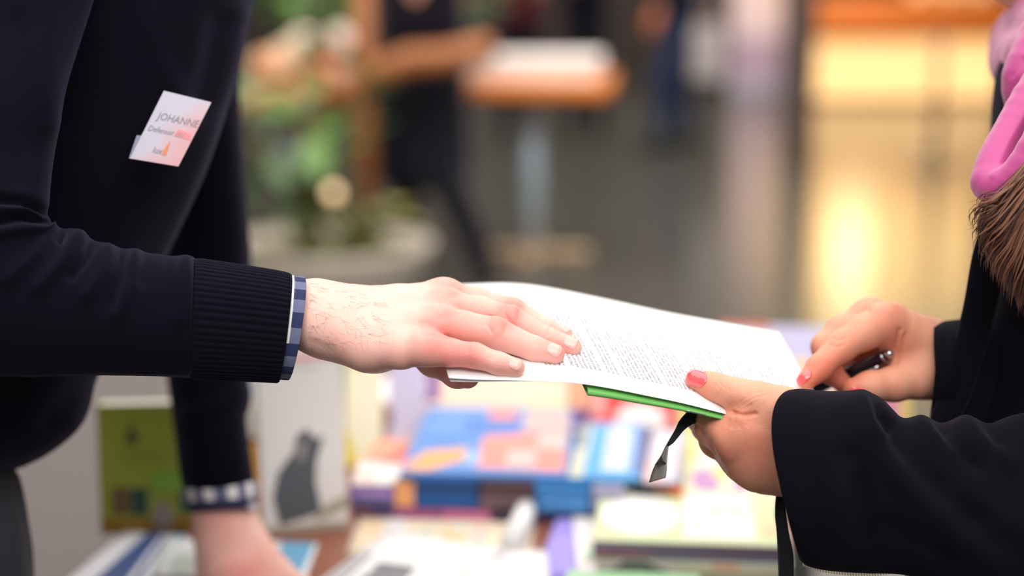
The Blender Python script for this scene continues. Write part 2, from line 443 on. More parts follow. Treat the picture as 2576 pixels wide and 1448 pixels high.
# ---------------- man: left hand leaning on the table
f_ml = Sdf()
f_ml.chain(J((548,1180,.472,58),(555,1275,.472,62),(576,1350,.464,76),(600,1440,.445,95)), k=.02, kin=.02)
for i, (x, y, w) in enumerate([(520,1480,.455),(575,1492,.435),(635,1495,.425),(690,1480,.43)]):
    f_ml.chain(J((560+i*22,1400,.455,50),(x,y,w,34)), k=.016)
    q = (x-600)*.5
    f_ml.chain(J((x,y,w,33),(x+q*.6+22,y+66,w-.030,27),(x+q+38,y+100,w-.062,23),(x+q+50,y+126,w-.080,19)), k=.002, kin=.003, base=W(x,y,w), kb=.012, R=.02)
f_ml.chain(J((610,1370,.45,60),(700,1440,.44,36),(760,1480,.42,28),(800,1500,.405,22)), k=.012, kin=.006)
V2, F2, N2 = sdf_mesh(f_ml, .0030, 1)

# ---------------- man: forearms, chest, neck and head (mostly inside the clothes or above the frame)
f_mb = Sdf()
f_mb.chain([(W(-300,1050,.26),.085),(W(0,500,.26),.10),(W(220,-60,.26),.095)], k=.05, kin=.08)
f_mb.chain(J((240,-200,.12,70),(-60,400,.035,95),(-60,740,.0,100),(300,790,.0,95),(720,794,.003,78)), k=.03, kin=.01)
f_mb.chain(J((500,-200,.42,64),(530,300,.47,66),(520,850,.48,72),(550,1200,.47,58)), k=.03, kin=.01)
HM = W(520,-760,.26)
f_mb.chain([(W(300,-300,.26),.07),(W(430,-620,.26),.060)], k=.05)
f_mb.chain([(HM+[-.02,0,.02],.088),(HM+[.03,0,-.02],.080),(HM+[.055,0,-.085],.052)], k=.03, kin=.04)
f_mb.chain([(HM+[.10,0,-.005],.012),(HM+[.128,0,-.04],.016)], k=.02)                    # nose
f_mb.chain([(HM+[.098,0,-.082],.014),(HM+[.092,0,-.088],.014)], k=.01)                   # mouth
for s in (-1, 1):
    f_mb.chain([(HM+[0,s*.088,-.005],.016),(HM+[-.004,s*.086,-.045],.011)], k=.012)      # ears
    f_mb.chain([(HM+[.098,s*.034,.012],.010),(HM+[.100,s*.030,.012],.010)], k=.012)      # eyes and brows
V3, F3, N3 = sdf_mesh(f_mb, .011, 0)

man = thing('person', 'man in a navy knit sweater with a checked shirt cuff reaching across with a page', 'person', tuple(W(-120,1448,.26)*[1,1,0]))
def body_mesh(parent, m, *parts):
    V = np.vstack([p[0] for p in parts]); F = []; k = 0; fl = []
    for v, f, a in parts: F.append(np.asarray(f)+k); k += len(v); fl.append(np.zeros(len(v)) if a is None else a)
    o = mesh('body', V, np.vstack(F), m, parent); set_attr(o, 'flush', np.concatenate(fl)); return o
mb = body_mesh(man, SKIN_M, (V1, F1, fl1), (V2, F2, flush_of(V2, [(560,1310,60,.5),(640,1440,80,.45),(600,1430,60,.3)])), (V3, F3, None))
DM = FOCUS
for cx, cy, a, ln, wd_ in ((1421,822,33,34,22),(1437,859,28,36,34),(1395,879,28,38,32),(1297,916,24,34,30)):
    nail(f_mr, cx, cy, a, ln, wd_, DM-.12, DM+.12, .00022, NAILM, man)
# hairs on the wrist
rng = random.Random(4); hv, hf = [], []
hx, hy, ha = [], [], []
for i in range(210):
    x = 775+rng.random()**1.3*190; y = 712+rng.random()*170-(x-775)*.08
    hx.append(x); hy.append(y); ha.append((rng.gauss(25,38), 14+rng.random()*26))
hp = march(f_mr, np.array(hx), np.array(hy), DM-.12, DM+.12); hg = grad(f_mr, hp); hg /= np.linalg.norm(hg, axis=1)[:, None]
for p, g, (a, L) in zip(hp, hg, ha):
    a = math.radians(a); dv = RT*math.cos(a)-UP*math.sin(a); dv = dv-g*(dv@g); dv /= np.linalg.norm(dv); L *= mpp(0); sd = np.cross(g, dv)*rng.uniform(-.4,.4)
    pts = [p, p+dv*L*.4+g*.0006, p+dv*L*.75+g*.0009+sd*L*.2, p+dv*L+g*.0007+sd*L*.5]
    a_, b_ = tubeVF(pts, [.00006,.00005,.00004,.00001], 3); k = len(hv); hv += a_; hf += [tuple(i+k for i in q) for q in b_]
for i in range(40):                                    # those that stand against the light along the top of the wrist
    x = 772+i*3.6+rng.random()*3; y = np.interp(x, [766,807,884,960], [699,707,717,718]); p = W(x, y+2, .01)
    L = (12+rng.random()*22)*mpp(0); a = math.radians(rng.uniform(5,40)); dv = RT*math.cos(a)+UP*math.sin(a)*.55
    a_, b_ = tubeVF([p, p+dv*L*.5+UP*L*.1, p+dv*L], [.00005,.00004,.00001], 3); k = len(hv); hv += a_; hf += [tuple(i+k for i in q) for q in b_]
hairs = mesh('arm_hair', hv, hf, mat('arm_hair', (120,84,66), rough=.6, var=0), man); hairs['kind'] = 'stuff'
# head hair out of frame
f_h = Sdf(); f_h.chain([(HM+[-.035,0,.035],.088),(HM+[.02,0,.045],.074)], k=.02); f_h.chain([(HM+[-.055,0,-.03],.075),(HM+[-.06,0,-.07],.05)], k=.03)
Vh, Fh, _ = sdf_mesh(f_h, .012, 1); mesh('hair', Vh, Fh, HAIRD, man)

# sweater: torso
V, F = loft([(690,-420,60,-420,.26,.10),(720,-300,-120,-300,.26,.19),(660,-120,-190,-120,.26,.205),(622,40,-200,40,.26,.205),(590,190,-220,190,.26,.20),(515,420,-300,420,.26,.195),
             (412,640,-390,640,.26,.19),(330,800,-450,800,.26,.185),(245,945,-500,960,.26,.18),(205,1060,-560,1080,.26,.175),(120,1140,-600,1150,.26,.17),(0,1196,-640,1210,.26,.165),(-40,1212,-650,1228,.26,.15)], 150, 120, sup=2.3)
N = outward(V, F, 150, 120)
V = folds(V, N, [([(612,40),(575,200),(500,430),(405,650)],26,.006), ([(560,60),(520,250)],40,-.006), ([(360,0),(400,160),(470,300)],30,.004), ([(150,300),(260,100),(300,0)],40,-.005),
                 ([(250,980),(180,1080),(60,1150)],22,.004), ([(215,960),(130,1060)],40,-.004)])
mesh('sweater', V, F, NAVY, man)
# near sleeve
keys = [(420,-420,-120,-420,.09,.075),(330,-300,-250,-350,.085,.078),(236,0,-290,-50,.06,.074),(168,215,-300,220,.03,.070),(146,330,-300,400,.02,.066),(130,440,-290,590,.008,.064),(124,530,-240,800,0,.062),
        (132,567,-90,925,0,.060),(190,577,40,944,0,.056),(262,612,210,942,0,.053),(335,626,320,943,0,.050),(410,640,418,946,0,.047),(470,644,470,950,0,.045),(500,651,488,952,0,.0435)]
V, F = loft(keys, 260, 120)
N = outward(V, F, 260, 120)
V = folds(V, N, [([(-20,500),(60,505),(118,535)],12,-0.00900), ([(-20,525),(70,530),(122,552)],9,0.00600), ([(-20,560),(50,545),(115,556)],11,-0.00750), ([(-30,590),(60,575),(130,575)],14,0.00600),
                 ([(140,575),(90,640),(20,700)],22,0.00450), ([(205,585),(165,650),(100,720)],20,0.00525), ([(160,570),(150,600)],14,-0.00600), ([(235,600),(220,640),(180,690)],15,-0.00600),
                 ([(275,615),(260,680),(220,740)],20,0.00450), ([(310,625),(300,680),(280,760)],16,-0.00450), ([(370,636),(355,700)],18,-0.00375), ([(345,630),(335,700),(300,790)],18,0.00375),
                 ([(470,640),(455,700),(450,800)],20,0.00330), ([(492,655),(488,950)],8,-0.00450), ([(430,645),(420,760)],20,-0.00225),
                 ([(120,-60),(100,150),(110,300)],50,0.00600), ([(40,60),(60,300),(50,450)],40,-0.00450), ([(0,940),(240,932),(480,930)],14,0.00300)])
mesh('sleeve', V, F, NAVY, man)
# ribbed cuff
def ribbed(keys, n, m, ribs, amp, name, m_, parent):
    V, F = loft(keys, n, m, closed_ends=False); C = V.reshape(n, m, 3); cen = C.mean(1, keepdims=True); D = C-cen
    th = np.linspace(0, 2*math.pi, m, endpoint=False)
    wob = .35*np.sin(np.linspace(0, 3.5, n))[:, None]
    r = np.abs(np.cos(ribs/2*th[None, :]+wob*.6))**0.7
    ends = np.minimum(1, np.minimum(np.arange(n), n-1-np.arange(n))/3.0)[:, None]
    L = np.linalg.norm(D, axis=2, keepdims=True); C = C+D/L*(amp*(r*(.55+.45*ends)-.6+.3*ends))[..., None]
    V = C.reshape(-1, 3); inner = (cen+D*(1-.0028/L)).reshape(-1, 3); k = n*m
    F = F+[tuple(i+k for i in reversed(q)) for q in F]
    for j in range(m):
        j2 = (j+1) % m
        F += [(j, j2, j2+k, j+k), ((n-1)*m+j2, (n-1)*m+j, (n-1)*m+j+k, (n-1)*m+j2+k)]
    return mesh(name, np.vstack([V, inner]), F, m_, parent, recalc=True)
ribbed([(492,650,481,953,0,.0440,0),(560,660,560,955,0,.0425,2),(640,672,640,958,0,.0415,4),(700,682,680,960,0,.0405,5),(733,690,701,961,0,.0395,8)], 60, 480, 58, .0012, 'ribbed_cuff', NAVY_RIB, man)
# checked shirt cuff
CH = [mat('check_navy', (36,44,86), rough=.85, var=.1, scale=900), mat('check_grey_blue', (102,108,140), rough=.85, var=.25, scale=1500), mat('check_white', (236,234,236), rough=.85, var=.05, scale=900)]
def shirt_cuff(keys, n, m, blocks, parent, rule, label):
    V, F = loft(keys, n, m, closed_ends=False); C = V.reshape(n, m, 3); cen = C.mean(1, keepdims=True); D = C-cen; L = np.linalg.norm(D, axis=2, keepdims=True)
    st = np.zeros((n, 1, 1)); st[int(n*.52)] = -.0005
    V = (C+D/L*st).reshape(-1, 3); inner = (cen+D*(1-.0014/L)).reshape(-1, 3); k = n*m
    idx = [rule(i/(n-1), int(j*blocks/m)) for i in range(n-1) for j in range(m)]
    F2 = [tuple(i+k for i in reversed(q)) for q in F]; idx += [0]*len(F2); FF = F+F2
    for j in range(m):
        j2 = (j+1) % m; FF += [(j, j2, j2+k, j+k), ((n-1)*m+j2, (n-1)*m+j, (n-1)*m+j+k, (n-1)*m+j2+k)]; idx += [0, 0]
    o = mesh('shirt_cuff', np.vstack([V, inner]), FF, CH, parent); o.data.polygons.foreach_set('material_index', idx); o['label'] = label; return o
shirt_cuff([(690,693,664,956,0,.036,4),(733,692,704,955,0,.0365,8),(750,694,715,955.5,0,.036,12),(764,696,724,956,0,.0355,15)], 24, 240, 24, man,
           lambda u, b: 2 if (u < .35 and (b <= 4 or b >= 17)) else b % 2, 'navy and grey-blue checked shirt cuff')
# far sleeve and its cuff
V, F = loft([(720,-420,330,-400,.44,.09),(690,-200,380,-200,.45,.085),(640,20,420,20,.46,.078),(604,180,450,200,.47,.072),(616,420,440,420,.475,.068),(632,650,410,650,.48,.064),(630,800,405,820,.48,.06),
             (628,950,420,950,.48,.058),(632,1010,432,1040,.48,.056),(622,1060,440,1100,.478,.052),(634,1150,447,1160,.476,.048),(640,1205,456,1215,.475,.046),(634,1228,470,1240,.474,.043)], 120, 72)
N = outward(V, F, 120, 72)
V = folds(V, N, [([(630,985),(560,1010),(470,1040)],16,.004), ([(625,1040),(540,1065)],14,-.003), ([(600,700),(520,760)],30,.003)])
mesh('sleeve', V, F, NAVY, man)
shirt_cuff([(634,1205,470,1222,.475,.040,0),(650,1225,458,1240,.474,.044,0),(646,1275,476,1288,.472,.041,0)], 14, 132, 22, man, lambda u, b: (0 if u > .74 else (2 if b % 2 else 1)), 'white and navy checked shirt cuff')
bt = W(636,1277,.43); V, F = tubeVF([bt, bt-FW*.004], [.0055,.005], 14); mesh('cuff_button', V, F, mat('pearl_button', (214,206,214), rough=.3), man)
# trousers and shoes
def leg(x0, y0, xf, w, rr):
    a = W(x0, y0, w); b = np.array([xf, a[1]+.02, .46]); c2 = np.array([xf-.06, a[1]+.03, .07])
    return tubeVF([a+[0,0,.06], a, (a+b)/2, b, (b+c2)/2, c2], [rr, rr, rr*.85, rr*.66, rr*.58, rr*.6], 24)
p0 = W(-285,1300,.2)
V, F = loft([(30,1170,-640,1180,.26,.150),(48,1200,-645,1210,.26,.155),(60,1250,-650,1250,.26,.16),(70,1310,-655,1310,.26,.165),(82,1400,-650,1400,.26,.165),(78,1500,-640,1500,.26,.16),(20,1640,-620,1640,.26,.15)], 40, 72)
N = vnormals(V, F); N = N*np.sign(((V-V.mean(0))*N).sum(1).mean())
V = folds(V, N, [([(10,1250),(40,1350),(50,1448)],14,.004), ([(-20,1260),(10,1448)],16,-.004)])
la = leg(-330,1560,-.70,.17,.115); lb = leg(-330,1560,-.78,.35,.115)
V, F = join((V, F), la, lb); mesh('trousers', V, F, TROUSER, man)
for xf, w in ((-.76,.17),(-.84,.35)):
    a = W(-330,1560,w); q = np.array([xf, a[1]+.03, .0]); V, F = boxVF(q+[.06,0,0], [.145,0,0], [0,.048,0], [0,0,.085]); o = mesh('shoe', V, F, mat('black_leather', (26,24,26), rough=.35), man); bevel(o, .03, 3)
V, F = loft([(8,1200,-640,1216,.26,.168),(4,1222,-644,1236,.26,.168)], 6, 72); mesh('belt', V, F, mat('black_leather', (26,24,26), rough=.35), man)

# ---------------- woman: left hand that holds the page
f_wl = Sdf()
f_wl.chain(J((2070,1105,.006,108),(1985,1112,.004,100),(1935,1118,.004,90)), k=.02)
f_wl.chain(J((1960,1075,-.004,70),(1870,1075,-.004,58),(1828,1090,-.003,50)), k=.02, kin=.01)
f_wl.chain(J((1970,1160,.006,78),(1905,1163,.008,62),(1868,1150,.012,52)), k=.02, kin=.01)
f_wl.chain(J((1960,1190,.030,52),(1925,1190,.034,48),(1900,1180,.040,44)), k=.02)
f_wl.chain(J((1845,1090,-.003,52),(1795,1078,.016,44),(1764,1052,.044,34),(1752,1020,.066,28),(1748,995,.080,24)), k=.004, kin=.006, base=W(1840,1095,0), kb=.018, R=.022)
f_wl.chain(J((1860,1140,.014,50),(1802,1108,.030,40),(1776,1075,.055,33),(1768,1035,.078,26)), k=.0025, kin=.006, base=W(1870,1145,.015), kb=.016, R=.018)
f_wl.chain(J((1880,1165,.032,46),(1830,1130,.046,37),(1800,1090,.066,32),(1790,1050,.085,25)), k=.0025, kin=.006, base=W(1885,1165,.03), kb=.014, R=.018)
f_wl.chain(J((2020,1040,-.006,58),(1960,1026,-.010,52),(1905,1008,-.010,46),(1850,992,-.006,38.5),(1800,974,.000,33),(1753,957,.006,28.5)), k=.0045, kin=.007, base=W(1950,1040,-.006), kb=.022, R=.022)
V4, F4, N4 = sdf_mesh(f_wl, .0017, 1)
mk = [([(1846,1037),(1868,1044),(1882,1043),(1900,1040)],5,-.0022), ([(1800,1022),(1846,1038)],6,-.0012),
      ([(1802,968),(1812,980),(1806,998)],3.5,-.00042), ([(1812,966),(1824,976),(1818,996)],3.5,-.00042), ([(1826,966),(1834,980)],3.5,-.0003), ([(1796,966),(1798,980)],3.5,-.00025),
      ([(1862,1012),(1892,990),(1920,984)],3.5,-.00034), ([(1868,1018),(1896,1000),(1930,992)],3.5,-.00034), ([(1878,1024),(1905,1008)],3.5,-.0003), ([(1880,992),(1900,980)],3.5,-.00025),
      ([(1888,1020),(1884,1036)],5,-.0006), ([(1850,1052),(1842,1075)],4,-.0005), ([(1866,1052),(1862,1074)],4,-.0005), ([(1880,1052),(1880,1068)],4,-.0004), ([(1836,1056),(1830,1070)],4,-.0004),
      ([(1750,1068),(1782,1108),(1800,1150),(1822,1190)],7,-.0018), ([(1768,1058),(1806,1100),(1824,1150)],18,.0010), ([(1845,1046),(1862,1048)],16,.0016)]
V4 = folds(V4, N4, mk)
fl4 = flush_of(V4, [(1760,985,40,.6),(1850,1040,50,.4),(1900,1150,90,.35),(1800,1150,60,.4),(1790,1100,50,.2),(1740,1050,40,.3),(1930,1090,60,.3)])
# ---------------- woman: right hand with the pen
f_wr = Sdf()
f_wr.chain(J((2400,916,.128,72),(2355,905,.120,74),(2300,880,.112,66)), k=.02, kin=.02)
f_wr.chain(J((2330,880,.118,66),(2260,832,.104,54),(2222,812,.098,48)), k=.02)
f_wr.chain(J((2330,860,.150,56),(2240,806,.142,46),(2186,793,.136,42)), k=.018)
f_wr.chain(J((2340,880,.172,50),(2240,820,.170,42),(2180,810,.165,38)), k=.018)
b = W(2222,812,.098)
f_wr.chain(J((2226,814,.098,50),(2170,836,.088,44),(2112,874,.074,38),(2060,926,.058,31),(2030,955,.050,25)), k=.002, kin=.006, base=b, kb=.016, R=.024)
f_wr.chain(J((2186,796,.136,42),(2120,832,.130,38),(2077,872,.122,34),(2084,930,.112,29),(2118,962,.106,24)), k=.0015, kin=.006, base=W(2186,796,.136), kb=.014, R=.022)
f_wr.chain(J((2320,900,.150,54),(2230,900,.160,48),(2170,890,.168,44)), k=.012)
f_wr.chain(J((2178,812,.165,38),(2120,850,.160,35),(2096,900,.150,31),(2130,950,.134,27),(2165,955,.124,22)), k=.0015, kin=.006, base=W(2178,812,.165), kb=.012, R=.02)
f_wr.chain(J((2380,945,.112,60),(2310,950,.100,50),(2250,965,.090,41),(2190,972,.082,36),(2146,976,.076,26)), k=.006, kin=.008, base=W(2330,930,.105), kb=.022, R=.03)
V5, F5, N5 = sdf_mesh(f_wr, .0022, 1)
V5 = folds(V5, N5, [([(2098,850),(2112,856),(2128,850)],3.5,-.0006), ([(2088,866),(2104,872),(2122,868)],3.5,-.0006), ([(2116,850),(2130,862)],3.5,-.0004),
     ([(2264,830),(2258,860),(2246,884)],6,-.0016), ([(2276,842),(2268,880),(2254,910)],6,-.0012), ([(2270,836),(2262,872)],4,.0008), ([(2168,790),(2180,778)],9,-.0016), ([(2208,776),(2232,778)],16,.001)])
fl5 = flush_of(V5, [(2240,790,50,.35),(2110,860,50,.3),(2050,945,50,.75),(2150,965,45,.6),(2090,940,60,.6),(2270,860,50,.45),(2180,840,80,.2),(2250,960,60,.2)])
# ---------------- woman: arms, chest, neck, head
f_wb = Sdf()
f_wb.chain([(W(2740,1400,.26),.085),(W(2760,700,.26),.085),(W(2770,260,.26),.08)], k=.05, kin=.08)
f_wb.chain(J((2860,260,.13,60),(2900,900,.045,85),(2850,1250,.01,100),(2450,1250,.0,110),(2060,1110,.006,96)), k=.03, kin=.01)
f_wb.chain(J((2780,260,.36,56),(2800,780,.33,60),(2640,950,.25,60),(2480,935,.165,58),(2400,918,.130,66)), k=.03, kin=.01)
HW = W(2740,-330,.26)
f_wb.chain([(W(2770,160,.26),.060),(W(2760,-150,.26),.052)], k=.05)
f_wb.chain([(HW+[.02,0,.02],.086),(HW+[-.03,0,-.02],.076),(HW+[-.05,0,-.08],.048)], k=.03, kin=.04)
f_wb.chain([(HW+[-.098,0,-.008],.010),(HW+[-.120,0,-.04],.014)], k=.018)
f_wb.chain([(HW+[-.092,0,-.078],.013),(HW+[-.086,0,-.083],.013)], k=.01)
for s in (-1, 1):
    f_wb.chain([(HW+[0,s*.084,-.005],.014),(HW+[.004,s*.082,-.04],.010)], k=.012)
    f_wb.chain([(HW+[-.094,s*.032,.010],.010),(HW+[-.095,s*.029,.010],.010)], k=.012)
V6, F6, _ = sdf_mesh(f_wb, .011, 0)
woman = thing('person', 'woman in a black coat and pink scarf holding a page and a pen', 'person', tuple(W(2720,1448,.25)*[1,1,0]))
body_mesh(woman, SKIN_F, (V4, F4, fl4), (V5, F5, fl5), (V6, F6, None))
nail(f_wl, 1752, 950, 196, 54, 46, DM-.14, DM+.12, .0007, NAILC, woman)['label'] = 'coral painted thumbnail'
nail(f_wr, 2022, 950, 138, 50, 24, DM-.1, DM+.25, .0007, NAILC, woman)['label'] = 'coral painted index nail'
nail(f_wr, 2157, 985, 190, 40, 22, DM-.1, DM+.25, .0006, NAILC, woman)['label'] = 'coral painted thumbnail'
# coat sleeve (near)
keys = [(2004,979,2016,1410,-.008,.056,-52,.75),(2030,977,2036,1424,-.008,.057,-50,.7),(2092,982,2090,1435,-.008,.058,-40,.5),(2178,985,2180,1441,-.008,.058,-25),(2214,1002,2240,1442,-.008,.057,-15),(2244,1028,2290,1448,-.008,.056,-8),
        (2272,1050,2330,1465,-.008,.056),(2318,1047,2380,1490,-.006,.057),(2370,1060,2440,1520,-.004,.058),(2430,1047,2500,1550,0,.06),(2488,1062,2560,1575,.003,.062),(2548,1044,2630,1600,.006,.064),
        (2640,1020,2760,1620,.012,.066),(2720,940,2930,1560,.02,.066),(2740,760,3060,1340,.03,.066),(2735,560,3090,900,.05,.066),(2720,320,3070,420,.08,.068),(2700,140,3020,140,.11,.066),(2720,60,2960,60,.13,.05)]
V, F = loft(keys, 300, 130, closed_ends=False)
N = outward(V, F, 300, 130)
Vo = folds(V, N, [([(2176,990),(2172,1060),(2155,1150),(2120,1240),(2095,1330)],32,.0048), ([(2200,1020),(2196,1080),(2230,1150),(2300,1240),(2400,1330),(2500,1420)],38,.0052),
     ([(2190,1000),(2206,1050),(2240,1070)],18,-.007), ([(2135,1150),(2170,1250),(2180,1350)],34,-.005), ([(2260,1110),(2340,1200),(2450,1300)],34,-.006), ([(2320,1052),(2340,1090),(2400,1130)],22,.004),
     ([(2370,1064),(2390,1110),(2460,1170)],20,-.005), ([(2430,1052),(2450,1100),(2540,1160)],24,.004), ([(2490,1066),(2510,1110)],18,-.004), ([(2060,990),(2040,1150),(2060,1330)],40,-.003),
     ([(2240,1330),(2380,1410)],30,-.004), ([(2420,1250),(2576,1330)],40,.004)])
n, m = 300, 130; C = Vo.reshape(n, m, 3)
inner = (C.mean(1, keepdims=True)+(C-C.mean(1, keepdims=True))*.96)[:40].reshape(-1, 3); k = n*m
F = list(F)+[(k+i*m+j, k+i*m+(j+1) % m, k+(i+1)*m+(j+1) % m, k+(i+1)*m+j) for i in range(39) for j in range(m)]+[(j, (j+1) % m, k+(j+1) % m, k+j) for j in range(m)]
mesh('coat_sleeve', np.vstack([Vo, inner]), F, BLACK, woman)
# zip along the underside of the sleeve
tv, tf = [], []
for i in range(40):
    x = 2022+i*6.9; y = np.interp(x, [2016,2058,2100,2145,2200,2258,2300], [1413,1428,1435,1440,1440,1432,1428])
    a, b = boxVF(W(x, y+7, -.012), [mpp(0)*1.7,0,0], [0,.0016,0], UP*mpp(0)*9); kk = len(tv); tv += a; tf += [tuple(i+kk for i in q) for q in b]
o = mesh('zip_teeth', tv, tf, mat('brass_zip', (196,180,152), rough=.35, metal=.7, var=0), woman, smooth=False); o['kind'] = 'stuff'
# far sleeve
V, F = loft([(2352,812,2362,1010,.118,.046,-6),(2382,806,2340,1056,.122,.056,0),(2440,800,2400,1090,.130,.064),(2560,790,2520,1140,.20,.066),(2680,700,2740,1160,.30,.064),(2700,400,2900,900,.36,.064),(2690,150,2880,300,.39,.066),(2720,60,2840,60,.39,.05)], 90, 60)
mesh('coat_sleeve', V, F, BLACK, woman)
# coat body
V, F = loft([(2620,60,2900,40,.26,.09),(2520,140,2990,120,.26,.17),(2492,330,3020,330,.26,.18),(2486,500,3010,500,.26,.18),(2478,650,3000,650,.26,.175),(2436,850,3000,850,.26,.17),(2380,1055,3010,1055,.26,.175),(2330,1250,3030,1250,.26,.185),(2290,1448,3060,1448,.26,.195),(2250,1900,3100,1900,.27,.21),(2230,2600,3110,2600,.28,.23)], 120, 96, sup=2.4)
N = vnormals(V, F); N = N*np.sign(((V-V.mean(0))*N).sum(1).mean())
V = folds(V, N, [([(2560,700),(2500,900),(2470,1040)],30,.004), ([(2470,760),(2450,900)],16,-.003)])
mesh('coat', V, F, BLACK, woman)
lapL = [(2476,540),(2446,636),(2424,760),(2398,870),(2366,980),(2338,1060),(2316,1150),(2290,1300),(2275,1448)]
lapR = [(2516,540),(2496,650),(2470,760),(2440,880),(2405,990),(2372,1066),(2360,1150),(2350,1300),(2345,1448)]
V, F = loft([(a[0], a[1], b_[0]+40, b_[1], .078, .010, 0) for a, b_ in zip(lapL, lapR)], 60, 32, sup=3); mesh('coat_facing', V, F, BLACK2, woman)
# trousers and shoes below the frame
for dy in (-.08, .08):
    a = W(2660,1800,.25); V, F = tubeVF([(a[0],a[1]+dy,.62),(a[0],a[1]+dy,.35),(a[0],a[1]+dy,.06)], [.085,.07,.055], 20); mesh('trouser_leg', V, F, TROUSER, woman)
    V, F = boxVF((a[0]-.05,a[1]+dy,0), [.12,0,0], [0,.04,0], [0,0,.07]); bevel(mesh('shoe', V, F, mat('black_leather', (26,24,26), rough=.35), woman), .025, 3)
# ---------------- pink scarf and brown hair of the woman
PINK = mat('pink_satin', (186,66,136), rough=.5, var=.10, scale=18, sheen=.4)
f_s = Sdf()
f_s.chain(JC(7,(2680,60,.10,90),(2612,140,.09,66),(2578,196,.085,54),(2572,256,.09,44)), k=.006, kin=.004)
f_s.chain(JC(12,(2680,150,.05,60),(2598,240,.038,46),(2546,326,.026,42),(2508,400,.016,44),(2489,456,.008,44)), k=.004, kin=.004)
f_s.chain(JC(10,(2489,460,.006,45),(2514,474,-.004,42),(2552,448,-.012,40),(2594,388,-.016,40),(2660,290,-.014,56)), k=.004, kin=.004)
f_s.chain(JC(5,(2530,330,.060,30),(2575,390,.060,42),(2640,330,.065,70)), k=.004, kin=.004)
f_s.chain(JC(18,(2660,290,-.014,56),(2760,240,.02,110),(2870,150,.10,130),(2930,90,.22,140),(2890,50,.34,140),(2740,60,.40,130),(2620,110,.34,120),(2600,160,.22,96),(2640,120,.12,80)), k=.01, kin=.006)
f_s.chain(JC(14,(2700,180,.02,70),(2800,60,.10,100),(2860,0,.22,110),(2800,-20,.33,110),(2690,20,.36,100),(2630,60,.26,90),(2660,100,.14,70)), k=.006, kin=.006)
f_s.chain(JC(8,(2600,300,.10,60),(2640,380,.09,80),(2720,330,.07,90),(2800,240,.06,80)), k=.01, kin=.006)
Vs, Fs, Ns = sdf_mesh(f_s, .0030, 1)
Vs = folds(Vs, Ns, [([(2580,280),(2530,370),(2498,440)],10,.0012), ([(2490,505),(2560,440)],8,-.001), ([(2545,190),(2576,150)],8,-.0015)])
sc = mesh('scarf', Vs, Fs, PINK, woman); sc['label'] = 'pink scarf looped round the neck'
rng = random.Random(11); hv, hf, hi = [], [], []
def lock(pts, r, flat=.5, n=5):
    K = crom(pts, 9); rad = [r*q for q in (.7,.95,1,1,.95,.85,.65,.4,.05)]
    a, b = tubeVF([W(x, y, w) for x, y, w in K], rad, n, caps=False); k = len(hv); hv.extend(a); hf.extend([tuple(i+k for i in q) for q in b]); hi.extend([rng.choice((0,0,1,2))]*len(b))
for i in range(1500):                                               # hair sweeping over the scarf and down the coat
    t = rng.random()**.8; u = rng.random()
    x0 = 2710+rng.gauss(0,24); y0 = 290+t*170; w0 = -.048+.075*u
    xe = 2466+t*t*118+rng.gauss(0,12)+u*34*(1-t); ye = 560+t*205+rng.gauss(0,16)-60*(1-t)*u
    mx, my = 2580+t*40+rng.gauss(0,7), 420+t*125+rng.gauss(0,7)
    lock([(x0,y0,w0),((x0+mx)/2,(y0+my)/2-10,w0-.010),(mx,my,w0-.013),(xe+(mx-xe)*.36+4,ye-(ye-my)*.42,w0-.008),(xe+5,ye-34,w0-.002),(xe,ye,w0+.004)], (.0004+.0007*rng.random()), n=4)
for i in range(60):                                                 # loose ends
    x0, y0 = 2500+rng.random()*40, 500+rng.random()*80; a = rng.uniform(100,205); L = 30+rng.random()*55
    x1 = x0+L*math.cos(math.radians(a)); y1 = y0+abs(L*math.sin(math.radians(a)))*.9+6
    lock([(x0,y0,-.03),((x0+x1)/2,(y0+y1)/2-8*rng.random(),-.03),(x1,y1,-.03)], .00018, n=3)
hm = [mat('hair_brown_light', (132,88,66), rough=.4, var=.25, scale=90), mat('hair_brown', (98,62,48), rough=.4, var=.25, scale=90), mat('hair_brown_deep', (64,38,34), rough=.45, var=.25, scale=90)]
f_hh = Sdf(); f_hh.chain(J((2740,290,.03,66),(2640,440,.008,46),(2590,575,.004,42),(2594,690,.012,30)), k=.01, kin=.03)
f_hh.chain([(HW+[.04,0,.035],.092),(HW+[-.01,0,.045],.078)], k=.02); f_hh.chain([(HW+[.055,0,-.03],.080),(HW+[.06,0,-.12],.070),(HW+[.06,0,-.26],.06)], k=.03, kin=.03)
f_hh.chain([(HW+[.03,-.060,.0],.045),(HW+[.025,-.075,-.10],.042),(HW+[.0,-.10,-.17],.036),(W(2760,150,.05),.030),(W(2740,280,.03),.026)], k=.02, kin=.02)
Vx, Fx, _ = sdf_mesh(f_hh, .006, 1); k = len(hv); hv.extend(list(Vx)); hf.extend([tuple(int(i)+k for i in q) for q in Fx]); hi.extend([1]*len(Fx))
ho = mesh('hair', hv, hf, hm, woman); ho.data.polygons.foreach_set('material_index', hi); ho['label'] = 'long brown hair over the shoulder'

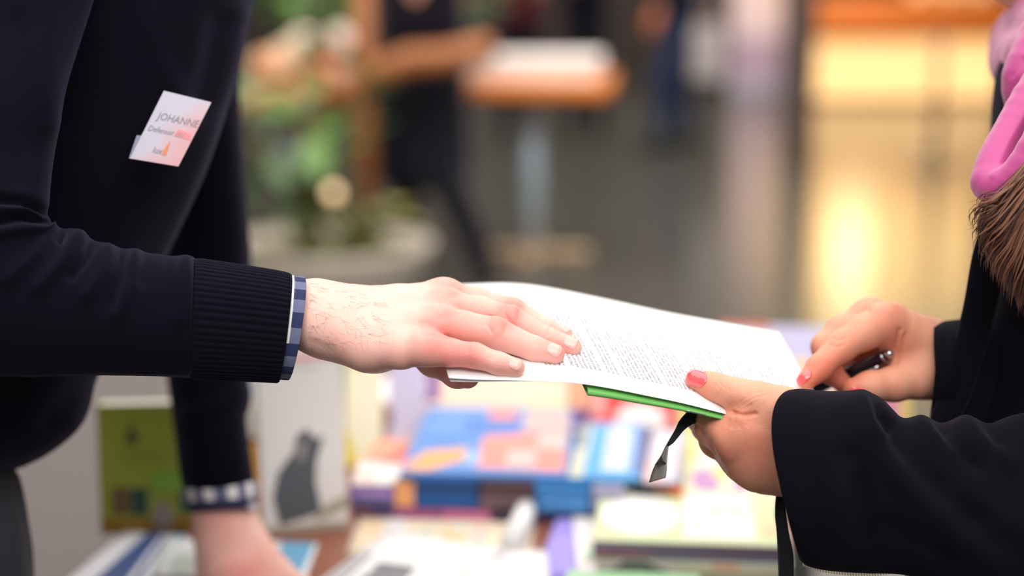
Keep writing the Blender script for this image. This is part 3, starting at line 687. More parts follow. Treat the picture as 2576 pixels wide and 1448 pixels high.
# ================================================================== THINGS HELD
PAPER = mat('white_paper', (226,226,228), rough=.75, var=.015, scale=40)
INK = mat('black_ink', (112,110,116), rough=.7, var=0)
near = [(1129,950,-.050),(1200,954,-.050),(1290,956,-.050),(1380,959,-.049),(1450,963,-.047),(1530,975,-.043),(1620,993,-.036),(1720,1014,-.027),(1835,1043,-.014),(1980,1078,.0),(2120,1112,.014)]
far = [(1052,722,.145),(1115,715,.145),(1190,712,.144),(1265,710,.143),(1330,714,.142),(1395,724,.141),(1470,739,.140),(1560,758,.138),(1680,784,.136),(1820,809,.133),(1960,832,.130)]
NK = crom(near, 241); FK = crom(far, 241)
NE = np.array([W(*k) for k in NK]); FE = np.array([W(*k) for k in FK])
def arc(E):
    L = np.concatenate([[0], np.cumsum(np.linalg.norm(np.diff(E, axis=0), axis=1))]); return L/L[-1]
NA, FA = arc(NE), arc(FE)
def page(u, v, drop=0.0):
    """point of the page: u along its long side (0 = left in the picture), v from the near to the far edge"""
    u = np.asarray(u, float); v = np.asarray(v, float)[:, None]
    a = np.stack([np.interp(u, NA, NE[:, i]) for i in range(3)], 1); b = np.stack([np.interp(u, FA, FE[:, i]) for i in range(3)], 1)
    p = a*(1-v)+b*v
    p[:, 2] += .004*np.sin(np.pi*v[:, 0])*(1-u*.6)
    p[:, 2] -= drop
    return p
def sheet(name, u0, u1, v0, v1, drop, thick, m_, parent=None, nu=60, nv=24, curl=None):
    U, Vv = np.meshgrid(np.linspace(u0, u1, nu), np.linspace(v0, v1, nv), indexing='ij'); U, Vv = U.ravel(), Vv.ravel()
    d = drop if not callable(drop) else drop(U, Vv)
    top = page(U, Vv); top[:, 2] -= d; bot = top.copy(); bot[:, 2] -= thick; k = nu*nv; F = []
    for i in range(nu-1):
        for j in range(nv-1):
            a, b, c_, e = i*nv+j, (i+1)*nv+j, (i+1)*nv+j+1, i*nv+j+1; F += [(a, b, c_, e), (a+k, e+k, c_+k, b+k)]
    rim = [i*nv for i in range(nu)]+[(nu-1)*nv+j for j in range(1, nv)]+[i*nv+nv-1 for i in range(nu-2, -1, -1)]+[j for j in range(nv-2, 0, -1)]
    for a, b in zip(rim, rim[1:]+rim[:1]): F.append((a, a+k, b+k, b))
    return mesh(name, np.vstack([top, bot]), F, m_, parent, recalc=True)
sh = sheet('printed_sheet', 0, 1, 0, 1, 0, .0002, PAPER)
tag(sh, 'top white page of small printed text passed from hand to hand', 'paper')
sh2 = sheet('printed_sheet', .004, .996, .006, .99, lambda U, V_: .0006+.0024*np.maximum(0, 1-U*5)*(1-V_*.5), .0002, PAPER)
tag(sh2, 'second white page just beneath the printed top page', 'paper')
GREEN = mat('green_cover', (118,198,100), rough=.45, var=.05, scale=20)
bk = sheet('booklet', .325, 1.0, .012, .93, lambda U, V_: .0040-.0016*np.clip((U-.3)*1.6, 0, 1), .0004, GREEN)
# booklet: folded cover with page block inside
book = thing('stapled_booklet', 'green stapled booklet under the printed pages', 'booklet', tuple(world_loc(bk)))
bk.name = 'front_cover'; bk.parent = book; bk.location = (0,0,0)
def spine(u):
    return .0040-.0016*np.clip((np.asarray(u)-.3)*1.6, 0, 1), .0052*(1-.55*np.clip((np.asarray(u)-.33)/.4, 0, 1))
us = np.linspace(.325, 1.0, 60); V, F = [], []; ns = 9
dr, tk = spine(us)
for i, u in enumerate(us):
    for j in range(ns):
        a = -math.pi/2+math.pi*j/(ns-1); p = page([u],[.012])[0]; q = page([u],[.03])[0]; out = (p-q)/np.linalg.norm(p-q)
        c_ = p-np.array([0,0,dr[i]+tk[i]/2]); V.append(c_+out*.0022*math.cos(a)-np.array([0,0,1])*tk[i]/2*math.sin(a))
F = [(i*ns+j, i*ns+j+1, (i+1)*ns+j+1, (i+1)*ns+j) for i in range(59) for j in range(ns-1)]
mesh('spine', V, F, GREEN, book, recalc=True)
sheet('back_cover', .325, 1.0, .012, .93, lambda U, V_: spine(U)[0]+spine(U)[1], .0004, GREEN, book)
sheet('page_block', .327, .998, .014, .925, lambda U, V_: spine(U)[0]+.0005, .0016, mat('page_edges', (205,205,205), rough=.8, var=.1, scale=400), book)
us = np.linspace(.575, .625, 8); V, F = [], []
pp = [page([u],[.012])[0]+(page([u],[.012])[0]-page([u],[.03])[0])*.2/np.linalg.norm(page([u],[.012])[0]-page([u],[.03])[0])*.012-np.array([0,0,spine(u)[0]+spine(u)[1]*.45]) for u in us]
V, F = tubeVF(pp, .0004, 6); o = mesh('staple', V, F, mat('staple_steel', (205,205,205), rough=.25, metal=.8, var=0), book)
# text printed on the page
WORDS = ('the rights of young people are at the heart of this programme and each partner will report on what has been done in schools and in the community so that good practices '
 'can be shared between regions and local authorities during the sessions of the assembly where members discuss how to protect them from violence and neglect it is important that families '
 'teachers and social workers know whom to call and that every country keeps its promise to act quickly when a case is reported').split()
wr = random.Random(3)
def line(n):
    s = ''
    while len(s) < n: s += wr.choice(WORDS)+' '
    return s.strip()[:n]
paras = [5, 7, 3, 9, 8, 6, 10, 7]; rows = []; first = True
for pi, k in enumerate(paras):
    for i in range(k): rows.append(line(74 if i < k-1 else wr.randint(20, 60)))
    rows.append('')
rows[6] = 'CHILDREN and ' + line(58); rows[8] = 'good practices ' + line(56)
tcu = bpy.data.curves.new('page_text', 'FONT'); tcu.body = '\n'.join(rows); tcu.size = 1.0; tcu.resolution_u = 1; tcu.space_line = 1.0
tob = bpy.data.objects.new('page_text', tcu); COL.objects.link(tob); bpy.context.view_layer.update()
tm = bpy.data.meshes.new_from_object(tob.evaluated_get(bpy.context.evaluated_depsgraph_get()))
n = len(tm.vertices); co = np.empty(n*3, np.float32); tm.vertices.foreach_get('co', co); co = co.reshape(-1, 3).astype(float)
wmax = np.percentile(co[:,0], 99.9); LN = len(rows)
vv = .135+co[:,0]/wmax*.74; uu = .245-co[:,1]/LN*.70
pt = page(uu, vv); pt[:, 2] += .00012
TF = [tuple(p.vertices) for p in tm.polygons]
bpy.data.objects.remove(tob); bpy.data.curves.remove(tcu); bpy.data.meshes.remove(tm)
o = mesh('printed_text', pt, TF, INK, None, smooth=False); o.parent = sh; o.location = o.location-sh.location

# lanyard: black ribbon, its grey end piece with a black emblem, and the strap that hangs below the wrist
RIB = cloth_mat('black_ribbon', (34,36,40), (44,46,50), weave=1400, sheen=.15)
lan = thing('lanyard', 'black ribbon lanyard with a grey end hanging from the woman\'s hand', 'lanyard', tuple(W(1700,1215,0)))
def ribbon(L, R, wl, wr_, n, name, m_, parent, thick=.0007):
    a = crom([(x, y, w) for (x, y), w in zip(L, wl)], n); b = crom([(x, y, w) for (x, y), w in zip(R, wr_)], n); V, F = [], []
    A = np.array([W(*q) for q in a]); B = np.array([W(*q) for q in b]); m5 = 5
    T = np.gradient((A+B)/2, axis=0); Nn = np.cross(B-A, T); Nn /= np.linalg.norm(Nn, axis=1)[:, None]+1e-9
    for s in (1, -1):
        for i in range(n):
            for j in range(m5): V.append(A[i]+(B[i]-A[i])*j/(m5-1)+Nn[i]*s*thick/2)
    k = n*m5
    for i in range(n-1):
        for j in range(m5-1):
            q = (i*m5+j, i*m5+j+1, (i+1)*m5+j+1, (i+1)*m5+j); F += [q, tuple(x+k for x in reversed(q))]
    rim = [j for j in range(m5)]+[i*m5+m5-1 for i in range(1, n)]+[(n-1)*m5+j for j in range(m5-2, -1, -1)]+[i*m5 for i in range(n-2, 0, -1)]
    for p_, q_ in zip(rim, rim[1:]+rim[:1]): F.append((p_, q_, q_+k, p_+k))
    return mesh(name, V, F, m_, parent, recalc=True)
ribbon([(1770,1040),(1735,1034),(1712,1054),(1698,1082),(1684,1106),(1674,1124)], [(1780,1066),(1748,1064),(1722,1080),(1706,1098),(1694,1112),(1683,1121)], [.035,.02,.012,.008,.006,.004], [.03,.014,.004,.0,-.002,.002], 30, 'strap', RIB, lan)
ge = ribbon([(1675,1120),(1664,1144),(1650,1166),(1641,1186),(1633,1213)], [(1682,1118),(1679,1142),(1677,1166),(1676,1186),(1674,1201)], [.004]*5, [.003,.0,-.004,-.005,-.005], 20, 'end_piece', mat('grey_ribbon', (128,122,118), rough=.6, var=.05, scale=600), lan)
ge['label'] = 'grey end piece of the ribbon with a black emblem'
em = [(1664,1146),(1668,1158),(1675,1163),(1674,1168),(1666,1164),(1658,1168),(1653,1176),(1653,1169),(1647,1168),(1656,1160)]
fr = [W(x, y, -.0045) for x, y in em]; bc = [p+FW*.0008 for p in fr]; ne = len(em)
mesh('emblem', fr+bc, [tuple(range(ne)), tuple(range(2*ne-1, ne-1, -1))]+[(i, (i+1) % ne, ne+(i+1) % ne, ne+i) for i in range(ne)], mat('emblem_black', (20,18,18), rough=.5, var=0), lan, smooth=False, recalc=True)
ribbon([(1962,1190),(1953,1240),(1949,1290),(1954,1340),(1957,1400),(1959,1460),(1962,1540)], [(1990,1190),(1978,1240),(1978,1290),(1984,1340),(1994,1390),(1996,1440),(1994,1540)], [.03,.03,.03,.03,.03,.03,.03], [.034,.034,.028,.024,.02,.022,.026], 40, 'strap', RIB, lan)
# pen
pn = thing('ballpoint_pen', 'dark pen with a silver ball end held in the woman\'s hand', 'pen', tuple(W(2190,910,.085)))
pa, pb = W(2236,890,.096), W(2070,968,.135); dirp = (pb-pa)/np.linalg.norm(pb-pa)
V, F = tubeVF([pa+dirp*.003, pa+dirp*.005, pa+dirp*.05, pa+dirp*.085, pa+dirp*.10], [.0040,.0048,.0052,.0046,.0015], 18); mesh('barrel', V, F, mat('pen_plum_black', (30,16,34), rough=.25, var=0), pn)
q = [pa-dirp*.0045+dirp*.0088*(1-math.cos(math.pi*i/10))/2 for i in range(11)]
V, F = tubeVF(q, [max(.0002, .0044*math.sin(math.pi*i/10)) for i in range(11)], 18); mesh('ball_end', V, F, mat('pen_steel', (190,190,196), rough=.12, metal=1, var=0), pn)
V, F = tubeVF([pa+dirp*.004, pa+dirp*.0052, pa+dirp*.0064], [.0046,.0050,.0046], 18); mesh('collar', V, F, MATS['pen_steel'], pn)
ca = pa+dirp*.010-UP*.0062; V, F = tubeVF([ca, ca+dirp*.006, ca+dirp*.02, ca+dirp*.03], [.0018,.0022,.0016,.001], 8); mesh('clip', V, F, MATS['pen_steel'], pn)

# name badge on the sweater
bd = thing('name_badge', 'white and pink card name badge in a clear pocket on the navy sweater', 'badge', tuple(W(430,415,.045)))
q4 = [W(328,399,.052), W(449,419,.052), W(532,258,.060), W(413,229,.060)]
nb = np.cross(q4[1]-q4[0], q4[3]-q4[0]); nb /= np.linalg.norm(nb); nb = nb if nb@FW < 0 else -nb
def bpt(u, v, h=0): return (q4[0]*(1-u)+q4[1]*u)*(1-v)+(q4[3]*(1-u)+q4[2]*u)*v+nb*h
def bquad(uv, h0, h1, name, m_):
    a = [bpt(u, v, h1) for u, v in uv]; b = [bpt(u, v, h0) for u, v in uv]; n_ = len(uv)
    return mesh(name, a+b, [tuple(range(n_)), tuple(range(2*n_-1, n_-1, -1))]+[(i, (i+1) % n_, n_+(i+1) % n_, n_+i) for i in range(n_)], m_, bd, smooth=False, recalc=True)
bm_ = bpy.data.materials.new('badge_card'); bm_.use_nodes = True; nt = bm_.node_tree; b_ = nt.nodes['Principled BSDF']
tcx = nt.nodes.new('ShaderNodeTexCoord'); nz = nt.nodes.new('ShaderNodeTexNoise'); nz.inputs['Scale'].default_value = 26; nt.links.new(tcx.outputs['Object'], nz.inputs[0])
mp = nt.nodes.new('ShaderNodeSeparateXYZ'); nt.links.new(tcx.outputs['Generated'], mp.inputs[0])
ma = nt.nodes.new('ShaderNodeMath'); ma.operation = 'SUBTRACT'; nt.links.new(mp.outputs[0], ma.inputs[0]); nt.links.new(mp.outputs[2], ma.inputs[1])
mb_ = nt.nodes.new('ShaderNodeMath'); mb_.operation = 'ADD'; mb_.use_clamp = True; nt.links.new(ma.outputs[0], mb_.inputs[0]); nt.links.new(nz.outputs[0], mb_.inputs[1])
cr = nt.nodes.new('ShaderNodeValToRGB'); cr.color_ramp.elements[0].position = .35; cr.color_ramp.elements[0].color = lin((186,184,200)); cr.color_ramp.elements[1].position = .85; cr.color_ramp.elements[1].color = lin((204,156,162))
nt.links.new(mb_.outputs[0], cr.inputs[0]); nt.links.new(cr.outputs[0], b_.inputs['Base Color']); b_.inputs['Roughness'].default_value = .35
bquad([(0,0),(1,0),(1,1),(0,1)], 0, .0012, 'card', bm_)
gl = mat('clear_pocket', (90,96,130), rough=.15, var=0); bquad([(-.03,.0),(-.001,.0),(-.001,.34),(-.10,.33)], -.0005, .0004, 'pocket_flap', gl)
def bargs(body, u, v, size, m_, name):
    cu = bpy.data.curves.new(name, 'FONT'); cu.body = body; cu.size = 1; cu.resolution_u = 2
    ob = bpy.data.objects.new(name, cu); COL.objects.link(ob); bpy.context.view_layer.update()
    me = bpy.data.meshes.new_from_object(ob.evaluated_get(bpy.context.evaluated_depsgraph_get())); V = [bpt(u+v_.co.x*size*1.25, v+v_.co.y*size, .0015) for v_ in me.vertices]; F = [tuple(p.vertices) for p in me.polygons]
    bpy.data.objects.remove(ob); bpy.data.curves.remove(cu); bpy.data.meshes.remove(me); return mesh(name, V, F, m_, bd, smooth=False)
GI = mat('badge_ink', (134,130,144), rough=.6, var=0)
bargs('JOHANNE', .13, .60, .15, GI, 'printed_name'); bargs('Defensor del', .06, .42, .115, GI, 'printed_line'); bargs('lux', .36, .13, .13, GI, 'printed_line')
bquad([(.56,.13),(.66,.12),(.64,.22),(.60,.34),(.57,.22)], .0012, .0016, 'orange_mark', mat('badge_orange', (222,128,84), rough=.5, var=0))
bquad([(.62,.42),(.98,.40),(.94,.50),(.64,.52)], .0012, .0015, 'red_mark', mat('badge_red', (226,140,146), rough=.5, var=0))
# ================================================================== THE BOOK TABLE
TZ = .745; TA = math.radians(16)
ta = np.array([math.cos(TA), -math.sin(TA), 0]); tb = np.array([math.sin(TA), math.cos(TA), 0]); T0 = np.array([-.462, 1.80, 0])
def tp(t, s, z=0.0): return T0+ta*t+tb*s+np.array([0,0,z])
WOODT = mat('red_brown_wood', (150,92,72), rough=.4, var=.18, scale=9)
tbl = thing('book_table', 'red-brown wooden table covered with books and leaflets', 'table', tuple(tp(.38,.2)))
V, F = boxVF(tp(.3675,.375,TZ-.03), ta*.3675, tb*.575, (0,0,.03)); bevel(mesh('table_top', V, F, WOODT, tbl), .004, 2)
for t in (.05,.68):
    for s_ in (-.14,.88):
        V, F = boxVF(tp(t,s_), ta*.022, tb*.022, (0,0,TZ-.03)); mesh('leg', V, F, mat('steel_leg', (150,150,152), rough=.35, metal=.8, var=.03), tbl, smooth=False)
V, F = join(boxVF(tp(.378,-.14,TZ-.085), ta*.32, tb*.01, (0,0,.055)), boxVF(tp(.378,.88,TZ-.085), ta*.32, tb*.01, (0,0,.055))); mesh('apron', V, F, WOODT, tbl, smooth=False)

def pm(rgb, rough=.55):
    nm = 'print_%02x%02x%02x' % tuple(int(c) for c in rgb)
    return mat(nm, rgb, rough=rough, var=.03, scale=60)
PAGES = mat('page_block', (232,228,220), rough=.85, var=.06, scale=700)
def frame_patch(O, X, Y, Nn, poly, rgb, parent, h=.0004, name='cover_print'):
    """flat print on a cover: polygon in (x,y) fractions of the cover's two edge vectors"""
    a = [O+X*x+Y*y+Nn*h for x, y in poly]; b = [O+X*x+Y*y-Nn*.0002 for x, y in poly]; n_ = len(poly)
    return mesh(name, a+b, [tuple(range(n_)), tuple(range(2*n_-1, n_-1, -1))]+[(i, (i+1) % n_, n_+(i+1) % n_, n_+i) for i in range(n_)], pm(rgb), parent, smooth=False, recalc=True)
def R4(x0, y0, x1, y1): return [(x0,y0),(x1,y0),(x1,y1),(x0,y1)]
def EL(cx, cy, rx, ry, n=16): return [(cx+rx*math.cos(2*math.pi*i/n), cy+ry*math.sin(2*math.pi*i/n)) for i in range(n)]
def solid_book(O, X, Y, Nn, thick, cover, parent, open_near=False, ct=.0012, pages=None):
    """O corner on the back cover; X, Y edge vectors; Nn unit thickness direction. cover boards, spine on the -Y side, page block"""
    u = X/np.linalg.norm(X); v = Y/np.linalg.norm(Y)
    def slab(o, x, y, n_): 
        V = [o, o+x, o+x+y, o+y]; return V+[q+n_ for q in V], [(0,3,2,1),(4,5,6,7),(0,1,5,4),(1,2,6,5),(2,3,7,6),(3,0,4,7)]
    parts = [slab(O, X, Y, Nn*ct), slab(O+Nn*(thick-ct), X, Y, Nn*ct)]
    parts.append(slab(O, X, v*ct, Nn*thick) if not open_near else slab(O+Y-v*ct, X, v*ct, Nn*thick))
    V, F = join(*parts); mesh('cover', V, F, pm(cover), parent, smooth=False, recalc=True)
    i = .004; V, F = slab(O+u*i+v*(i if open_near else ct)+Nn*ct, X-2*u*i, Y-v*(i+ct), Nn*(thick-2*ct)); mesh('page_block', V, F, pages or PAGES, parent, smooth=False, recalc=True)
def flat_book(name, label, L, R, z0, depth, thick, cover, tops=(), fronts=(), open_near=False, cat='book', group=None):
    A, B = onplane(*L, z0), onplane(*R, z0); X = B-A; u = X/np.linalg.norm(X); v = np.array([-u[1], u[0], 0]); Y = v*depth; N_ = np.array([0,0,1.0])
    t = thing(name, label, cat, tuple(A+X/2+Y/2), group)
    solid_book(A, X, Y, N_, thick, cover, t, open_near)
    for i_, (poly, rgb) in enumerate(tops): frame_patch(A+N_*thick, X, Y, N_, poly, rgb, t, h=.0003+.0002*i_)
    for i_, (poly, rgb) in enumerate(fronts): frame_patch(A, X, N_*thick, -v, poly, rgb, t, h=.0003+.0002*i_, name='spine_print')
    return t
def standing_book(name, label, L, R, z0, height, thick, cover, lean=8, prints=(), cat='book', group=None):
    A, B = onplane(*L, z0), onplane(*R, z0); X = B-A; u = X/np.linalg.norm(X); v = np.array([-u[1], u[0], 0]); l = math.radians(lean)
    Y = (np.array([0,0,1])*math.cos(l)+v*math.sin(l))*height; N_ = np.cross(X, Y); N_ /= np.linalg.norm(N_)      # N_ points to the camera
    if N_@FW > 0: N_ = -N_
    O = A-N_*thick
    lift = max(0.0, -(N_[2]*-thick)) ; O = O+np.array([0,0,max(0, thick*N_[2])])
    t = thing(name, label, cat, tuple(A+X/2+v*thick/2), group)
    u2 = X/np.linalg.norm(X)
    def slab(o, x, y, n_):
        V = [o, o+x, o+x+y, o+y]; return V+[q+n_ for q in V], [(0,3,2,1),(4,5,6,7),(0,1,5,4),(1,2,6,5),(2,3,7,6),(3,0,4,7)]
    ct = min(.0015, thick/4)
    V, F = join(slab(O, X, Y, N_*ct), slab(O+N_*(thick-ct), X, Y, N_*ct), slab(O, u2*ct, Y, N_*thick)); mesh('cover', V, F, pm(cover), t, smooth=False, recalc=True)
    V, F = slab(O+u2*ct+N_*ct+Y*.008, X-u2*.004, Y*.984, N_*(thick-2*ct)); mesh('page_block', V, F, PAGES, t, smooth=False, recalc=True)
    for i_, (poly, rgb) in enumerate(prints): frame_patch(O+N_*thick, X, Y, N_, poly, rgb, t, h=.0003+.0002*i_)
    return t
def leaf_sheet(name, label, quad, z0, rgb, prints=(), thick=.0008, cat='leaflet', group=None, bow=0.0):
    """thin sheet lying on plane z0; quad = near-left, near-right, far-right, far-left pixels"""
    q = [onplane(x, y, z0) for x, y in quad]; n_ = 10; V, F = [], []
    for k, h in enumerate((thick, 0)):
        for i in range(n_):
            for j in range(n_):
                a, b = i/(n_-1), j/(n_-1); p = (q[0]*(1-a)+q[1]*a)*(1-b)+(q[3]*(1-a)+q[2]*a)*b; V.append(p+np.array([0,0,h+bow*math.sin(math.pi*a)*math.sin(math.pi*b)]))
    K = n_*n_
    for i in range(n_-1):
        for j in range(n_-1):
            f = (i*n_+j, (i+1)*n_+j, (i+1)*n_+j+1, i*n_+j+1); F += [f, tuple(x+K for x in reversed(f))]
    rim = [i*n_ for i in range(n_)]+[(n_-1)*n_+j for j in range(1, n_)]+[i*n_+n_-1 for i in range(n_-2, -1, -1)]+[j for j in range(n_-2, 0, -1)]
    for a, b in zip(rim, rim[1:]+rim[:1]): F.append((a, a+K, b+K, b))
    def uv(x, y):                                   # pixel -> sheet coordinates
        p = onplane(x, y, z0+thick); a, b = .5, .5
        for _ in range(12):
            f = (q[0]*(1-a)+q[1]*a)*(1-b)+(q[3]*(1-a)+q[2]*a)*b-p; da = (q[1]-q[0])*(1-b)+(q[2]-q[3])*b; db = (q[3]*(1-a)+q[2]*a)-(q[0]*(1-a)+q[1]*a)
            M = np.array([[da[0], db[0]], [da[1], db[1]]]); d = np.linalg.solve(M, -f[:2]); a, b = a+d[0], b+d[1]
        return min(max(a, .01), .99), min(max(b, .01), .99)
    prints = [([(uv(*k) if k[0] > 5 else k) for k in poly], c) for poly, c in prints]
    t = thing(name, label, cat, tuple(sum(q)/4), group)
    mesh('sheet', V, F, pm(rgb, .7), t, recalc=True)
    for i_, (poly, c) in enumerate(prints):
        pts = [((q[0]*(1-a)+q[1]*a)*(1-b)+(q[3]*(1-a)+q[2]*a)*b)+np.array([0,0,thick+.0004+.0002*i_+bow*math.sin(math.pi*a)*math.sin(math.pi*b)]) for a, b in poly]
        m_ = len(pts); mesh('print', pts+[p-np.array([0,0,.0006+.0002*i_]) for p in pts], [tuple(range(m_)), tuple(range(2*m_-1, m_-1, -1))]+[(i, (i+1) % m_, m_+(i+1) % m_, m_+i) for i in range(m_)], pm(c), t, smooth=False, recalc=True)
    return t
# ---- upright books at the left
standing_book('green_book', 'thick olive-green book standing upright with small pictures on its cover', (255,1348), (486,1342), TZ, .150, .034, (150,160,50), 4,
  [(R4(0,0,1,.12),(150,116,30)), (R4(.13,.15,.33,.36),(108,84,52)), (R4(.34,.14,.52,.35),(34,74,60)), (R4(.86,.16,.99,.36),(34,80,70)), (EL(.68,.13,.11,.11),(150,140,132)),
   ([(.30,.74),(.33,.76),(.36,.88),(.39,.78),(.46,.75),(.40,.71),(.30,.70)],(70,74,40)), (R4(.25,.60,.75,.63),(140,150,60)), (EL(.75,.40,.22,.1),(128,168,54))])
standing_book('grey_figure_booklet', 'white booklet standing upright with a grey hooded figure on its cover', (662,1352), (876,1332), TZ, .214, .012, (232,229,226), 7,
  [([(.20,.05),(.70,.10),(.64,.27),(.66,.38),(.76,.52),(.66,.50),(.57,.56),(.44,.53),(.40,.44),(.30,.39),(.20,.33),(.13,.20)],(84,90,96)), ([(.44,.40),(.50,.38),(.56,.47),(.50,.52),(.46,.46)],(150,146,144)),
   (R4(.35,.93,.98,.955),(232,150,142)), ([(.76,.955),(.98,.955),(.98,.985),(.80,.99)],(226,120,110)), (R4(.30,.89,.72,.905),(206,206,208)), (R4(0,.0,1,.045),(176,166,150)), ([(.62,.06),(1,.12),(1,.19),(.66,.12)],(170,164,144))], cat='booklet')
standing_book('yellow_book', 'yellow-orange book standing behind the booklet with the grey figure', (600,1240), (672,1236), TZ, .11, .014, (246,190,50), 3, [(R4(.0,.62,1,1),(222,232,224)), (R4(0,.56,1,.62),(120,90,60))])
standing_book('white_pamphlet', 'pale pamphlet standing at the back behind the yellow-orange book', (590,1130), (700,1126), TZ, .12, .006, (232,240,238), 6, [(R4(.1,.5,.9,.8),(214,226,240))], cat='booklet')
standing_book('cream_yellow_booklet', 'pale yellow booklet leaning with a bright yellow lower corner', (868,1178), (962,1176), TZ, .150, .006, (248,246,214), 24,
  [([(0,0),(.38,0),(.12,.28),(0,.34)],(240,214,60)), (R4(.1,.86,.8,.98),(226,226,150))], cat='booklet')
standing_book('lavender_brochure', 'slim pale lavender brochure standing upright beside the pale yellow booklet', (975,1120), (1062,1122), TZ, .125, .010, (220,214,244), 18, [(R4(-.0,.18,.10,.36),(40,34,40)), (R4(.2,.0,.9,.1),(236,226,240))], cat='brochure')
# ---- upright ones at the back
standing_book('peach_picture_book', 'wide peach and salmon picture book leaning at the back of the table', (1062,1110), (1424,1118), TZ, .150, .010, (252,228,204), 40,
  [(R4(0,.35,.10,.98),(140,96,160)), ([(.02,.98),(.10,.70),(.22,.66),(.40,.86),(.70,.99)],(250,150,134)), ([(.62,.05),(.98,.08),(.99,.40),(.70,.34)],(226,238,180)), (EL(.35,.05,.16,.12),(246,140,130)), (R4(.78,.62,.99,.97),(250,206,176))])
standing_book('orange_board_book', 'plain light orange book leaning between the peach book and the red box', (1424,1096), (1486,1098), TZ, .145, .010, (252,190,150), 36, [(R4(.1,.06,.95,.24),(112,76,150)), (R4(.1,-.0,.95,.06),(206,206,236))])
standing_book('red_box', 'red and white packet leaning at the back of the table', (1484,1112), (1694,1120), TZ, .135, .022, (236,80,80), 34, [(EL(.60,.18,.30,.17),(250,246,244)), (R4(.02,.2,.16,.9),(250,180,176)), (R4(.3,.55,.8,.85),(248,136,136)), (R4(.22,.3,.3,.98),(232,60,56))], cat='box')
standing_book('cream_pad', 'cream and yellow pad leaning to the right of the red packet', (1704,1120), (1800,1124), TZ, .13, .008, (252,236,190), 32, [(R4(.1,.1,.5,.6),(246,224,110))], cat='booklet')
leaf_sheet('white_poster', 'large white sheet lying at the far left end of the table', [(900,1010),(1400,1020),(1380,950),(960,945)], TZ+.001, (244,240,240), [(R4(.5,.5,.9,.8),(240,200,196))], cat='paper')
standing_book('lavender_display', 'lavender and cream leaflet board leaning near the far right corner of the table', (1800,985), (2120,1000), TZ, .105, .008, (206,206,240), 30, [(R4(.0,.92,.40,1.0),(236,120,100)), (R4(.45,.05,.98,.5),(252,226,176)), (R4(.7,.3,.95,.45),(250,180,100)), (R4(.05,.1,.4,.8),(236,236,246))], cat='leaflet')
standing_book('pink_yellow_folder', 'pink folder with a yellow edge standing by the black coat', (2140,1120), (2290,1124), TZ, .10, .008, (246,160,196), 10, [(R4(.80,.0,1,1),(250,222,130))], cat='folder')
leaf_sheet('coral_leaflet', 'coral and orange leaflet lying beside the blue picture book', [(890,1178),(1030,1182),(1085,1112),(955,1105)], TZ+.0425, (252,170,140), [(R4(.45,.2,.98,.9),(244,110,100)), ([(0,0),(.25,0),(.9,1),(.7,1)],(150,130,120))])
leaf_sheet('white_leaflet', 'small white leaflet propped against the purple book', [(884,1218),(985,1220),(1030,1172),(900,1160)], TZ+.044, (238,232,230), [(R4(.1,.1,.5,.6),(246,206,196))])
# ---- the stack in the middle
flat_book('magenta_book', 'magenta-spined book at the bottom left of the middle stack', (884,1300), (1240,1312), TZ, .20, .015, (120,70,110), fronts=[(R4(.0,.2,.15,1),(112,76,100)), (R4(.30,.1,.62,.85),(176,92,150)), (R4(.64,.1,.98,.85),(206,116,160)), (R4(.15,.25,.3,.9),(70,60,110))])
flat_book('navy_book', 'dark navy book at the bottom right of the middle stack', (1244,1316), (1585,1324), TZ, .20, .015, (46,42,70), fronts=[(R4(.05,.2,.4,.7),(96,64,96))])
flat_book('purple_book', 'light purple book at the left end of the middle stack', (880,1268), (990,1272), TZ+.0155, .16, .026, (150,122,206), fronts=[(R4(.0,.0,1,.35),(84,92,140)), (R4(.1,.4,.9,.85),(176,150,226))])
flat_book('orange_book', 'narrow orange-spined book between the purple and the blue books', (993,1274), (1042,1275), TZ+.0155, .20, .026, (242,170,112))
flat_book('blue_book', 'thick royal blue book in the middle stack', (1046,1276), (1203,1279), TZ+.0155, .21, .0315, (0,84,156), fronts=[(R4(.0,.55,1,1),(0,62,116))])
for k, (c_, wd_) in enumerate((((112,88,104),'lowest'),((128,104,112),'second lowest'),((92,66,72),'second from the top'),((84,58,66),'topmost'))):
    flat_book('brown_paperback', 'thin grey-brown paperback, %s of four between the two blue books' % wd_, (1207+k, 1280-k*16), (1343+k, 1283-k*16), TZ+.0155+k*.0079, .20, .0076, c_, group='grey-brown paperbacks in the middle stack')
flat_book('sky_blue_book', 'sky blue book with pale bands on its spine in the middle stack', (1346,1288), (1486,1291), TZ+.0155, .20, .0315, (20,120,186), fronts=[(R4(.1,.15,.92,.45),(96,164,220)), (R4(.08,.55,.95,.85),(80,150,214))])
flat_book('lilac_grey_book', 'lilac-grey book at the right end of the middle stack', (1490,1296), (1570,1298), TZ+.0155, .20, .0315, (168,164,196), fronts=[(R4(0,0,1,.2),(40,40,70))])
ZT = TZ+.0475
flat_book('blue_picture_book', 'large blue and salmon picture book on top of the middle stack', (1006,1202), (1424,1210), ZT, .30, .006, (88,142,214),
  tops=[([(.42,.10),(.98,.06),(.98,.62),(.75,.60),(.45,.55)],(242,146,132)), ([(0,.05),(.10,.30),(.36,.36),(.36,.20),(.16,.04)],(248,172,104)), (R4(.62,.12,.80,.34),(196,190,190)), (R4(.30,.62,.66,.80),(70,126,206)), (R4(.68,.62,.98,.95),(206,178,176)), (R4(.44,.80,.62,.95),(240,134,120)), (R4(.80,.36,.98,.6),(214,190,186)), (R4(.36,.12,.46,.3),(150,190,236)), (R4(.05,.5,.3,.9),(96,150,220))])
